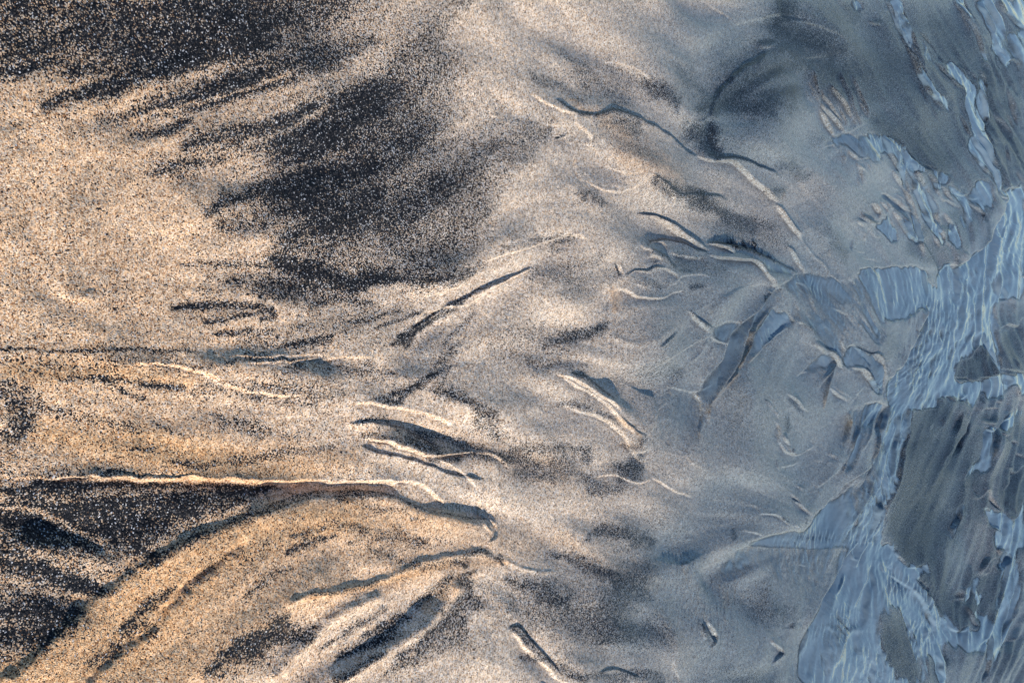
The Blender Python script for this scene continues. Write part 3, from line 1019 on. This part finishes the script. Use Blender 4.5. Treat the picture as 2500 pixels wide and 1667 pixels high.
B 2.5 3 18: 1590,850 1650,810
W 2.5 3 18: 1640,940 1700,960 1750,940
r -2 8: 1480,820 1560,840 1640,800
r -2 10: 1300,900 1400,880 1500,900
W 3 3 20: 1060,1120 1120,1150 1160,1190
W 4 2.5 10: 1170,1215 1178,1245 1175,1265
f 3.5 60 6: 1165,1250 1240,1265
r -3 4: 1165,1260 1180,1290 1200,1300
W 2.5 3 18: 1160,1240 1210,1290 1180,1330
r -2.5 6: 1200,1350 1280,1390 1360,1400
B 3 3 16: 1215,1360 1225,1380
k .6 8: 1216,1352 1222,1375
"""
STEP = 1.8
X0, X1, Y0, Y1 = -120, 2640, -120, 1790
xs = np.arange(X0, X1 + 1, STEP); ys = np.arange(Y0, Y1 + 1, STEP)
NX, NY = len(xs), len(ys)
rng = np.random.default_rng(7)

def resize(a, ny, nx):
    yi = np.linspace(0, a.shape[0] - 1, ny); xi = np.linspace(0, a.shape[1] - 1, nx)
    y0 = np.clip(yi.astype(int), 0, a.shape[0] - 2); x0 = np.clip(xi.astype(int), 0, a.shape[1] - 2)
    fy = (yi - y0); fx = (xi - x0)
    fy = (fy * fy * (3 - 2 * fy))[:, None]; fx = (fx * fx * (3 - 2 * fx))[None, :]
    A = a[y0][:, x0]; B = a[y0][:, x0 + 1]; Cc = a[y0 + 1][:, x0]; Dd = a[y0 + 1][:, x0 + 1]
    return (A * (1 - fx) + B * fx) * (1 - fy) + (Cc * (1 - fx) + Dd * fx) * fy

def vnoise(sx, sy=None):
    """smooth value noise, feature size sx, sy photo pixels, unit variance"""
    sy = sy or sx
    a = rng.standard_normal((int((Y1 - Y0) / sy) + 3, int((X1 - X0) / sx) + 3))
    n = resize(a, NY, NX).astype(np.float32)
    return (n - n.mean()) / n.std()

def blur(a, r):
    """separable box blur, three passes"""
    r = max(1, int(r))
    for _ in range(2):
        for ax in (0, 1):
            p = np.pad(a, [(r + 1, r) if i == ax else (0, 0) for i in (0, 1)], mode='edge')
            c = np.cumsum(p, axis=ax, dtype=np.float64)
            n = a.shape[ax]
            if ax == 0: a = (c[2 * r + 1:2 * r + 1 + n] - c[:n]) / (2 * r + 1)
            else: a = (c[:, 2 * r + 1:2 * r + 1 + n] - c[:, :n]) / (2 * r + 1)
    return a.astype(np.float32)

def sstep(a, lo, hi):
    t = np.clip((a - lo) / (hi - lo), 0, 1)
    return t * t * (3 - 2 * t)

PX, PY = np.meshgrid(xs, ys)
PX = PX.astype(np.float32); PY = PY.astype(np.float32)
# small wobble of the whole plan so traced lines keep natural irregularity
amp = 1.0 + 1.2 * sstep(PX, 1200, 0)
WX = PX + vnoise(22) * amp + vnoise(70) * 1.5
WY = PY + vnoise(22) * amp + vnoise(70) * 1.5
WXs = PX + vnoise(40) * 9 + vnoise(14) * 4         # stronger wobble for colour streaks
WYs = PY + vnoise(60, 30) * 5 + vnoise(14) * 3

H = np.zeros((NY, NX), np.float32)     # relief, in photo-pixel units
D = np.zeros_like(H)                    # share of dark grains: black mineral sand, plus shade painted along scarps
O = np.zeros_like(H)                    # ochre / olive sand
W = np.zeros_like(H)                    # runnel water
BW = np.zeros_like(H)                   # soaked fine silt
SX, SY = math.cos(SUN_AZ), -math.sin(SUN_AZ)      # plan direction the sun stands in

CO = 24
cny, cnx = (Y1 - Y0) // CO + 2, (X1 - X0) // CO + 2
TC = np.zeros((cny, cnx)); TS = np.zeros((cny, cnx)); TW = np.zeros((cny, cnx))
cgx, cgy = np.meshgrid(np.arange(cnx) * CO + X0, np.arange(cny) * CO + Y0)

def catmull(P):
    P = np.asarray(P, float)
    if len(P) < 2: P = np.vstack([P, P + 0.5])
    if len(P) == 2:
        n = max(2, int(np.hypot(*(P[1, :2] - P[0, :2])) / 6))
        return P[0] + (P[1] - P[0]) * np.linspace(0, 1, n + 1)[:, None]
    E = np.vstack([2 * P[0] - P[1], P, 2 * P[-1] - P[-2]])
    out = []
    for i in range(1, len(E) - 2):
        n = max(2, int(np.hypot(*(E[i + 1, :2] - E[i, :2])) / 7))
        t = np.linspace(0, 1, n, endpoint=False)[:, None]
        p0, p1, p2, p3 = E[i - 1], E[i], E[i + 1], E[i + 2]
        out.append(0.5 * (2 * p1 + (p2 - p0) * t + (2 * p0 - 5 * p1 + 4 * p2 - p3) * t * t + (3 * p1 - p0 - 3 * p2 + p3) * t ** 3))
    out.append(E[-2][None])
    return np.vstack(out)

def field(P, rad, gx, gy):
    """signed distance to a polyline and position along it, inside its box"""
    x0 = max(0, int((P[:, 0].min() - rad - 14 - X0) / STEP)); x1 = min(NX, int((P[:, 0].max() + rad + 14 - X0) / STEP) + 2)
    y0 = max(0, int((P[:, 1].min() - rad - 14 - Y0) / STEP)); y1 = min(NY, int((P[:, 1].max() + rad + 14 - Y0) / STEP) + 2)
    if x1 <= x0 or y1 <= y0: return None
    best = np.full((y1 - y0, x1 - x0), 1e9, np.float32); sd = np.zeros_like(best); tt = np.zeros_like(best)
    L = np.concatenate([[0], np.cumsum(np.hypot(np.diff(P[:, 0]), np.diff(P[:, 1])))]); tot = max(L[-1], 1e-6)
    for i in range(len(P) - 1):
        ax, ay = P[i, 0], P[i, 1]; bx, by = P[i + 1, 0] - ax, P[i + 1, 1] - ay
        l2 = bx * bx + by * by
        if l2 < 1e-6: continue
        a0 = max(x0, int((min(ax, ax + bx) - rad - 14 - X0) / STEP)); a1 = min(x1, int((max(ax, ax + bx) + rad + 14 - X0) / STEP) + 2)
        b0 = max(y0, int((min(ay, ay + by) - rad - 14 - Y0) / STEP)); b1 = min(y1, int((max(ay, ay + by) + rad + 14 - Y0) / STEP) + 2)
        if a1 <= a0 or b1 <= b0: continue
        qx = gx[b0:b1, a0:a1] - ax; qy = gy[b0:b1, a0:a1] - ay
        t = np.clip((qx * bx + qy * by) / l2, 0, 1)
        dx = qx - t * bx; dy = qy - t * by
        d = np.sqrt(dx * dx + dy * dy)
        s = (qx * by - qy * bx)               # positive on the left-hand side
        sub = (slice(b0 - y0, b1 - y0), slice(a0 - x0, a1 - x0))
        mk = d < best[sub]
        best[sub][mk] = d[mk]; sd[sub][mk] = (np.sign(s) * d)[mk]
        tt[sub][mk] = ((L[i] + t * math.sqrt(l2)) / tot)[mk]
    return (slice(y0, y1), slice(x0, x1)), best, sd, tt, tot

def orient(P, wt=1.0, sig=60.0):
    for i in range(0, len(P) - 1, 3):
        dx, dy = P[i + 1, 0] - P[i, 0], P[i + 1, 1] - P[i, 1]
        th = 2 * math.atan2(dy, dx)
        cx, cy = int((P[i, 0] - X0) / CO), int((P[i, 1] - Y0) / CO); r = 6
        s = (slice(max(0, cy - r), cy + r + 1), slice(max(0, cx - r), cx + r + 1))
        g = np.exp(-((cgx[s] - P[i, 0]) ** 2 + (cgy[s] - P[i, 1]) ** 2) / (2 * sig * sig)) * wt
        TC[s] += g * math.cos(th); TS[s] += g * math.sin(th); TW[s] += g

def polymask(P, fe):
    x0 = max(0, int((P[:, 0].min() - 3 * fe - X0) / STEP) - 6); x1 = min(NX, int((P[:, 0].max() + 3 * fe - X0) / STEP) + 8)
    y0 = max(0, int((P[:, 1].min() - 3 * fe - Y0) / STEP) - 6); y1 = min(NY, int((P[:, 1].max() + 3 * fe - Y0) / STEP) + 8)
    if x1 <= x0 or y1 <= y0: return None
    gx, gy = WX[y0:y1, x0:x1], WY[y0:y1, x0:x1]
    ins = np.zeros(gx.shape, bool); n = len(P)
    for i in range(n):
        ax, ay = P[i]; bx, by = P[(i + 1) % n]
        if ay == by: continue
        c = ((ay > gy) != (by > gy)) & (gx < (bx - ax) * (gy - ay) / (by - ay) + ax)
        ins ^= c
    return (slice(y0, y1), slice(x0, x1)), blur(ins.astype(np.float32), max(1, fe / STEP / 1.4))

def crest(amp, w, L, P, kind):
    f = field(P, L * 2.2 + w * 2, WX, WY)
    if f is None: return
    sl, d, sd, t, tot = f
    taper = np.clip(np.minimum(t, 1 - t) * tot / 22.0, 0, 1) ** 0.7
    rt = min(1.0, max(0.0, (P[:, 0].mean() - 1500) / 500))
    amp *= (1 - 0.12 * rt) * (1.5 if P[:, 0].mean() < 1150 else 1.2 if P[:, 0].mean() < 1500 else 1.0); w *= 1 - 0.15 * rt
    if kind == 'r' and w < 10: amp = -amp            # narrow crests stand proud, lit from the low sun
    vv = P[-1, :2] - P[0, :2]; ln = max(1e-6, math.hypot(*vv)); nnx, nny = vv[1] / ln, -vv[0] / ln
    gp = PITCH - math.atan((P[:, 0].mean() - 1250) / FPX)      # flatter viewing angle: same world slope needs more height
    amp *= min(1.3, 1 / math.hypot(nnx * math.sin(gp), nny) * 0.9)
    if kind in 'WB':
        v = P[-1, :2] - P[0, :2]
        nx, ny = v[1], -v[0]                  # left-hand normal in plan
        lit = nx * SX + ny * SY               # >0: left side looks at the sun
        sgn = -1.0 if lit > 0 else 1.0        # lit step: side away from the sun stands high
        if kind == 'B': sgn = -sgn
        prof = np.tanh(sd / (0.5 * w)) * np.exp(-np.maximum(d - w, 0) / L) * 0.5
        H[sl] += 1.25 * sgn * amp * prof * taper
        if kind == 'B':      # scarp shade painted in as a thin line of dark grains
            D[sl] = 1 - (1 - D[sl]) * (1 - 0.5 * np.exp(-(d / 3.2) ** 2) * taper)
        else: D[sl] *= 1 - 0.8 * np.exp(-(d / 4.0) ** 2) * taper  # lit crests painted brighter by thinning out the dark grains
    else:
        H[sl] += (1.4 if w > 10 else 1.0) * amp * np.exp(-(d / w) ** 2) * np.clip(np.minimum(t, 1 - t) * tot / max(22.0, 1.6 * w), 0, 1)

for line in STROKES.strip().split('\n'):
    line = line.strip()
    if not line: continue
    if line[0] == '@':
        ox, oy, sc = map(float, line[1:].split()); continue
    hd, bd = line.split(':')
    hd = hd.split(); P = np.array([[float(c) for c in p.split(',')] for p in bd.split()])
    P = P / sc + np.array([ox, oy])
    k = hd[0]
    if k == 'P':
        a, fe = float(hd[2]), float(hd[3]) * (1.9 if hd[1] == 'w' else 1.0)
        q = np.vstack([P[-1:], P, P[:2]]); t4 = np.linspace(0, 1, 5)[:-1, None]; cp = []
        for i in range(1, len(q) - 2):               # closed cardinal spline
            p0, p1, p2, p3 = q[i - 1], q[i], q[i + 1], q[i + 2]
            m1, m2 = 0.36 * (p2 - p0), 0.36 * (p3 - p1); t2, t3 = t4 ** 2, t4 ** 3
            cp.append((2 * t3 - 3 * t2 + 1) * p1 + (t3 - 2 * t2 + t4) * m1 + (3 * t2 - 2 * t3) * p2 + (t3 - t2) * m2)
        P = np.vstack(cp)
        r = polymask(P, fe)
        if r is None: continue
        sl, mk = r
        if hd[1] == 'w':
            W[sl] = np.maximum(W[sl], mk * a) if a > 0 else W[sl] * (1 + a * mk)
        elif hd[1] == 'k': D[sl] = 1 - (1 - D[sl]) * (1 - a * mk)
        elif hd[1] == 'l': D[sl] *= 1 - a * mk
        elif hd[1] == 'b': BW[sl] += a * mk
        elif hd[1] == 'o': O[sl] = 1 - (1 - O[sl]) * (1 - a * mk)
        continue
    P = catmull(P)
    a, w = float(hd[1]), float(hd[2])
    if k in 'klo':
        f = field(P, w * 1.9, WXs if w > 12 else WX, WYs if w > 12 else WY)
        if f is None: continue
        sl, d, sd, t, tot = f
        q = 0.62 + 0.38 * np.clip(np.minimum(t, 1 - t) * tot / (2.5 * w + 8), 0, 1)
        g = np.exp(-(d / (w * q)) ** 2.2)
        if k == 'k': D[sl] = 1 - (1 - D[sl]) * (1 - a * g)
        elif k == 'l': D[sl] *= 1 - a * g
        else: O[sl] = 1 - (1 - O[sl]) * (1 - a * g)
        orient(P, 0.6, 60)
    elif k in 'WB':
        L = float(hd[3]) if len(hd) > 3 else 20.0
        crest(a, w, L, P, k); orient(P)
    elif k == 'r':
        crest(a, w, w, P, 'r'); orient(P)
    elif k == 'w':
        crest(-a, w * 0.8, w, P, 'r')
        f = field(P, w * 2, WX, WY)
        if f: sl, d = f[0], f[1]; D[sl] = 1 - (1 - D[sl]) * (1 - 0.8 * np.exp(-(d / w) ** 2))
    elif k == 'f':                           # comb of short capillary ripples across a scarp
        ln, sp = float(hd[2]), float(hd[3]) if len(hd) > 3 else 4.0
        f = field(P, ln, WX, WY)
        if f is None: continue
        sl, d, sd, t, tot = f
        q = WX[sl] + 0.15 * (WY[sl] - P[:, 1].mean()) + 1.5 * np.sin(WY[sl] * 0.11)
        jit = 0.6 + 0.5 * np.sin(WX[sl] * 0.37) + 0.4 * np.sin(WX[sl] * 0.83 + 1.3)
        H[sl] += 0.55 * a * jit * np.sin(q * math.pi / sp) * np.exp(-(d / (ln * 0.5)) ** 2) * np.clip(np.minimum(t, 1 - t) * tot / 10, 0, 1)

# ---------------------------------------------------------------- flow-aligned texture
hint = [(100, 100, -18, .3), (500, 500, -22, .3), (900, 300, -35, .3), (300, 1000, 5, .3), (1250, 150, 60, .15),
        (2450, 200, 65, .5), (2300, 700, -82, .6), (2300, 1200, -72, .5), (2450, 1000, -78, .5), (2150, 1500, -70, .5),
        (2420, 1500, -72, .6), (1600, 1500, 30, .2), (1500, 800, -20, .15), (1950, 1400, -75, .3)]
for hx, hy, ang, wt in hint:
    g = np.exp(-((cgx - hx) ** 2 + (cgy - hy) ** 2) / (2 * 260.0 ** 2)) * wt
    th = 2 * math.radians(ang)
    TC += g * math.cos(th); TS += g * math.sin(th)
TC += 1e-3
th = 0.5 * np.arctan2(resize(TS, NY, NX), resize(TC, NY, NX)).astype(np.float32)

def lic(src, ang, n):
    ca, sa = np.cos(ang), np.sin(ang)
    acc = src.copy(); wsum = 1.0
    iy, ix = np.mgrid[0:NY, 0:NX].astype(np.float32)
    for sg in (1, -1):
        x, y = ix.copy(), iy.copy()
        pc, ps = ca * sg, sa * sg
        for k in range(n):
            x += pc; y += ps
            xi = np.clip(x.astype(np.int32), 0, NX - 1); yi = np.clip(y.astype(np.int32), 0, NY - 1)
            c, s = ca[yi, xi], sa[yi, xi]
            fl = np.where(c * pc + s * ps < 0, -1.0, 1.0).astype(np.float32)
            pc, ps = c * fl, s * fl
            wt = 0.5 + 0.5 * math.cos(math.pi * (k + 1) / (n + 1))
            acc += wt * src[yi, xi]; wsum += wt
    acc -= acc.mean()
    return acc / acc.std()

l_mid = lic(vnoise(14), th, 34)
l_fine = lic(vnoise(5), th, 22)
l_wide = lic(vnoise(36), th, 50)
edge_mod = 4 * W * (1 - W) * sstep(PX, 1950, 2150)
W = np.clip(W + edge_mod * (0.30 * l_mid + 0.16 * l_fine), 0, 1)

# black-sand streaks feather along the flow
vary = 0.05 * l_mid + 0.07 * l_fine + 0.06 * l_wide
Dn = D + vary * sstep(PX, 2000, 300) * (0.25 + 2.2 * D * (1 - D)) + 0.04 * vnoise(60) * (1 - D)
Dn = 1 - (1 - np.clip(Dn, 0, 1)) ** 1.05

# large soft undulation, wrinkles and ripples
right = sstep(PX, 1500, 2350)
far = sstep(PX, 2200, 2480)
H += 3.0 * vnoise(260) + 1.2 * vnoise(110) * (0.4 + right)
l_long = lic(vnoise(10), th, 70)
l_fold = lic(vnoise(70), th, 60)
mid = sstep(PX, 700, 1300)
H += 5.2 * l_fold * (0.5 + 0.5 * mid - 0.55 * right) + 1.1 * l_wide * (1 - right)
H += 3.2 * right * (0.25 + 0.75 * far) * (0.22 + 0.4 * far + (0.78 - 0.4 * far) * blur(W, 5)) * l_long
H += 0.5 * l_mid * (0.25 + 1.0 * right) + 0.7 * l_wide * right * (0.35 + 0.65 * blur(W, 6))
Wb = blur(W, 2)
crease = np.exp(-(l_mid / 0.16) ** 2)
H += right * 0.6 * blur(crease, 1) * (0.3 + 0.7 * Wb)
rag = lic(vnoise(9), th, 12)
H += far * 0.8 * np.abs(l_mid) * (0.35 + 0.65 * Wb) + far * 0.25 * rag
# transverse ripples in the running water, crest lines across the view
ang2 = np.full_like(th, math.radians(86)) + 0.25 * vnoise(160) - 0.2 * sstep(PY, 900, 300)
rip = lic(vnoise(4), ang2, 9)
rip2 = lic(vnoise(9), ang2, 12)
H *= 1.0 + 0.35 * sstep(PX, 900, 2200)
patch = sstep(vnoise(90) + 0.4 * vnoise(40), -0.6, 1.0)
Hs = H - 2.2 * right * l_long * Wb - 6.0 * sstep(W, 0.05, 0.9) - 0.15 * vnoise(7)
Hw = 0.9 * (H - 1.8 * right * l_long * Wb) - 1.6 + (0.25 + 0.6 * patch) * rip * (0.4 + 0.6 * right) * (1 - 0.6 * far) + 0.8 * patch * rip2 * right * (1 - 0.6 * far)

# fade relief towards the border of the surveyed part
edge = np.minimum(np.minimum(sstep(PX, X0, X0 + 60), sstep(PX, X1, X1 - 60)), np.minimum(sstep(PY, Y0, Y0 + 60), sstep(PY, Y1, Y1 - 60)))
Hs *= edge; Hw *= edge

# ---------------------------------------------------------------- meshes
def ground_xy(px, py):
    a = (px - 1250) / FPX
    rz = -sn + cs * a
    t = CAM_H / -rz
    return t * (cs + sn * a), t * (833.5 - py) / FPX, t / FPX    # x, y, metres per photo pixel

outx0 = np.array([-2400, -1800, -1300, -900, -600, -400, -250, -180, -145], float)
outx1 = np.array([2660, 2700, 2760, 2830, 2900, 2960, 3010, 3050, 3080, 3100, 3112, 3120, 3123.5], float)
outy0 = np.array([-9000, -5000, -3000, -1800, -1000, -600, -350, -220, -155], float)
outy1 = np.array([1825, 1900, 2050, 2300, 2800, 3800, 5200, 7500, 11000], float)
gxs = np.concatenate([outx0, xs, outx1]); gys = np.concatenate([outy0, ys, outy1])
def grow(a, v=0.0):
    return np.pad(a, ((len(outy0), len(outy1)), (len(outx0), len(outx1))), mode='edge')
GX, GY = np.meshgrid(gxs, gys)
wx, wy, mpp = ground_xy(GX, GY)

def build_grid(name, z, mask=None, attrs=None):
    ny, nx = z.shape
    if mask is None:
        idx = np.arange(ny * nx).reshape(ny, nx); used = np.ones(ny * nx, bool)
        qm = np.ones((ny - 1, nx - 1), bool)
    else:
        qm = mask[:-1, :-1] | mask[1:, :-1] | mask[:-1, 1:] | mask[1:, 1:]
        used = np.zeros((ny, nx), bool)
        used[:-1, :-1] |= qm; used[1:, :-1] |= qm; used[:-1, 1:] |= qm; used[1:, 1:] |= qm
        used = used.ravel()
        idx = np.full(ny * nx, -1); idx[used] = np.arange(used.sum()); idx = idx.reshape(ny, nx)
    co = np.stack([wx.ravel()[used], wy.ravel()[used], z.ravel()[used]], 1).astype(np.float32)
    q = np.stack([idx[:-1, :-1][qm], idx[1:, :-1][qm], idx[1:, 1:][qm], idx[:-1, 1:][qm]], 1).astype(np.int32)
    me = bpy.data.meshes.new(name)
    me.vertices.add(len(co)); me.vertices.foreach_set('co', co.ravel())
    me.loops.add(q.size); me.loops.foreach_set('vertex_index', q.ravel())
    me.polygons.add(len(q))
    me.polygons.foreach_set('loop_start', np.arange(0, q.size, 4, dtype=np.int32))
    try: me.polygons.foreach_set('loop_total', np.full(len(q), 4, np.int32))
    except Exception: pass
    me.update(calc_edges=True)
    me.polygons.foreach_set('use_smooth', np.ones(len(q), bool))
    for k, v in (attrs or {}).items():
        at = me.attributes.new(k, 'FLOAT', 'POINT')
        at.data.foreach_set('value', v.ravel()[used].astype(np.float32))
    ob = bpy.data.objects.new(name, me)
    scene.collection.objects.link(ob)
    return ob

# ---------------------------------------------------------------- materials
def N(t, kind, **kw):
    n = t.nodes.new(kind)
    for k, v in kw.items():
        if k.startswith('_'): setattr(n, k[1:], v)
        else:
            key = k.replace('__', ' ')
            n.inputs[int(k[1:]) if k[0] == 'i' and k[1:].isdigit() else key].default_value = v
    return n

def M(t, op, a, b=None, c=None, clamp=False):
    n = t.nodes.new('ShaderNodeMath'); n.operation = op; n.use_clamp = clamp
    for i, v in enumerate((a, b, c)):
        if v is None: continue
        if isinstance(v, (int, float)): n.inputs[i].default_value = v
        else: t.links.new(v, n.inputs[i])
    return n.outputs[0]

def MIX(t, fac, a, b, mode='MIX'):
    n = t.nodes.new('ShaderNodeMix'); n.data_type = 'RGBA'; n.blend_type = mode
    for i, v in ((0, fac), (6, a), (7, b)):
        if isinstance(v, (int, float)): n.inputs[i].default_value = v
        elif isinstance(v, tuple): n.inputs[i].default_value = (*v, 1)
        else: t.links.new(v, n.inputs[i])
    return n.outputs[2]

def ramp(t, fac, stops, interp='CONSTANT'):
    n = t.nodes.new('ShaderNodeValToRGB'); n.color_ramp.interpolation = interp
    cr = n.color_ramp
    while len(cr.elements) < len(stops): cr.elements.new(0.5)
    for e, (p, c) in zip(cr.elements, stops): e.position = p; e.color = (*c, 1)
    t.links.new(fac, n.inputs[0]); return n.outputs[0]

def attr(t, name):
    n = t.nodes.new('ShaderNodeAttribute'); n.attribute_name = name
    return n.outputs['Fac']

GRAIN = 1.0 / 0.0007          # grains a little under one millimetre across
def sand_material():
    mt = bpy.data.materials.new("wet_sand"); mt.use_nodes = True
    t = mt.node_tree; t.nodes.clear(); L = t.links
    geo = N(t, 'ShaderNodeNewGeometry'); pos = geo.outputs['Position']
    vor = N(t, 'ShaderNodeTexVoronoi', _feature='F1', _voronoi_dimensions='3D', Scale=GRAIN, Randomness=1.0)
    L.new(pos, vor.inputs['Vector'])
    sep = N(t, 'ShaderNodeSeparateColor'); L.new(vor.outputs['Color'], sep.inputs[0])
    r1, r2, r3 = sep.outputs[0], sep.outputs[1], sep.outputs[2]
    big = N(t, 'ShaderNodeTexNoise', Scale=520.0, Detail=2.0, Roughness=0.7); L.new(pos, big.inputs['Vector'])
    clump = M(t, 'MULTIPLY', M(t, 'SUBTRACT', big.outputs[0], 0.5), 0.65)
    dark, och = attr(t, 'dark'), attr(t, 'ochre')
    # share of dark grains
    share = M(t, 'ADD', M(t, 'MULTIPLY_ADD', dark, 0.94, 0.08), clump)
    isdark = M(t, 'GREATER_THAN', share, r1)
    light = ramp(t, r2, [(0.0, (0.66, 0.50, 0.36)), (0.22, (0.52, 0.36, 0.23)), (0.38, (0.76, 0.64, 0.52)),
                         (0.58, (0.46, 0.33, 0.23)), (0.70, (0.34, 0.18, 0.09)), (0.78, (0.58, 0.50, 0.44)), (0.88, (0.86, 0.77, 0.67))])
    blk = ramp(t, r3, [(0.0, (0.006, 0.007, 0.010)), (0.50, (0.014, 0.015, 0.019)), (0.76, (0.035, 0.032, 0.032)), (0.90, (0.08, 0.075, 0.075)), (0.965, (0.45, 0.45, 0.47))])
    och_c = MIX(t, 1.0, light, (1.0, 0.76, 0.52), 'MULTIPLY')
    light = MIX(t, och, light, och_c)
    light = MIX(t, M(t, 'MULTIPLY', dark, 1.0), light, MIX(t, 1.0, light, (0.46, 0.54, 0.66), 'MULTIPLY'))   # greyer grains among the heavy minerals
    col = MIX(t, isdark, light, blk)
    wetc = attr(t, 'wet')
    col = MIX(t, M(t, 'MULTIPLY', wetc, 0.92), col, MIX(t, 1.0, col, (0.18, 0.275, 0.39), 'MULTIPLY'))  # wet sand darkens; blue sky sheen is also put into this tint
    mott = N(t, 'ShaderNodeTexNoise', Scale=210.0, Detail=3.0, Roughness=0.75); L.new(pos, mott.inputs['Vector'])
    mr = N(t, 'ShaderNodeMapRange'); L.new(mott.outputs[0], mr.inputs[0])
    for i, v in ((1, 0.25), (2, 0.75), (3, 0.55), (4, 1.35)): mr.inputs[i].default_value = v
    hv = N(t, 'ShaderNodeHueSaturation'); L.new(col, hv.inputs['Color']); L.new(mr.outputs[0], hv.inputs['Value'])
    col = hv.outputs[0]
    # grain relief
    hgt = M(t, 'MULTIPLY', M(t, 'SUBTRACT', 1.0, vor.outputs['Distance']), 1.0)
    b = N(t, 'ShaderNodeBump', Strength=0.55, Distance=0.0007); L.new(hgt, b.inputs['Height'])
    # each grain sits at its own tilt
    vm = N(t, 'ShaderNodeVectorMath', _operation='SUBTRACT'); L.new(vor.outputs['Color'], vm.inputs[0]); vm.inputs[1].default_value = (0.5, 0.5, 0.5)
    vs = N(t, 'ShaderNodeVectorMath', _operation='SCALE'); L.new(vm.outputs[0], vs.inputs[0]); vs.inputs['Scale'].default_value = 0.55
    va = N(t, 'ShaderNodeVectorMath', _operation='ADD'); L.new(vs.outputs[0], va.inputs[0]); L.new(b.outputs[0], va.inputs[1])
    vn = N(t, 'ShaderNodeVectorMath', _operation='NORMALIZE'); L.new(va.outputs[0], vn.inputs[0])
    p = N(t, 'ShaderNodeBsdfPrincipled', Roughness=0.6, IOR=1.45)
    L.new(col, p.inputs['Base Color']); L.new(vn.outputs[0], p.inputs['Normal'])
    b2 = N(t, 'ShaderNodeBump', Strength=0.35, Distance=0.0005); L.new(hgt, b2.inputs['Height'])
    L.new(b2.outputs[0], p.inputs['Coat Normal'])
    p.inputs['Coat Roughness'].default_value = 0.25
    p.inputs['Coat IOR'].default_value = 1.42
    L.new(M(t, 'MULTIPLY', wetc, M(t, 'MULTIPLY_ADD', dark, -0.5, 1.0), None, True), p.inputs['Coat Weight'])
    L.new(M(t, 'MULTIPLY_ADD', isdark, -0.2, 0.27), p.inputs['Specular IOR Level'])
    out = N(t, 'ShaderNodeOutputMaterial'); L.new(p.outputs[0], out.inputs[0])
    return mt

def water_material():
    mt = bpy.data.materials.new("shallow_water"); mt.use_nodes = True
    t = mt.node_tree; t.nodes.clear(); L = t.links
    # silty water: the deeper the runnel, the less of the bed shows
    tr = N(t, 'ShaderNodeBsdfTransparent')
    pr = N(t, 'ShaderNodeBsdfPrincipled', Roughness=0.14, IOR=1.36)
    pos = N(t, 'ShaderNodeNewGeometry').outputs['Position']
    ns = N(t, 'ShaderNodeTexNoise', Scale=14.0, Detail=3.0); L.new(pos, ns.inputs['Vector'])
    L.new(MIX(t, ns.outputs[0], (0.055, 0.10, 0.145), (0.14, 0.175, 0.21)), pr.inputs['Base Color'])
    mx = N(t, 'ShaderNodeMixShader'); L.new(attr(t, 'depth'), mx.inputs[0]); L.new(tr.outputs[0], mx.inputs[1]); L.new(pr.outputs[0], mx.inputs[2])
    out = N(t, 'ShaderNodeOutputMaterial'); L.new(mx.outputs[0], out.inputs[0])
    return mt

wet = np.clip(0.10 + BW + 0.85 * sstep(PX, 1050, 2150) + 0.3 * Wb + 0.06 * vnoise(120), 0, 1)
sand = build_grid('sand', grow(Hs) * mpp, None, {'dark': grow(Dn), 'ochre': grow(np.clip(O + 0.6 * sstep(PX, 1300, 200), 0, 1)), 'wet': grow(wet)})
sand['kind'] = 'structure'; sand['label'] = 'rippled wet beach sand streaked with black mineral grains'
sand.data.materials.append(sand_material())
wm = grow((W > 0.1) & (edge > 0.5) & (Hw > Hs - 0.6))
wm[:len(outy0)] = wm[-len(outy1):] = False; wm[:, :len(outx0)] = wm[:, -len(outx1):] = False
water = build_grid('water', grow(Hw) * mpp, wm, {'depth': grow(sstep(Hw - Hs, -0.2, 4.6) * 0.92)})
water['kind'] = 'structure'; water['label'] = 'thin runnels of sky-blue water draining over the sand'
water.data.materials.append(water_material())
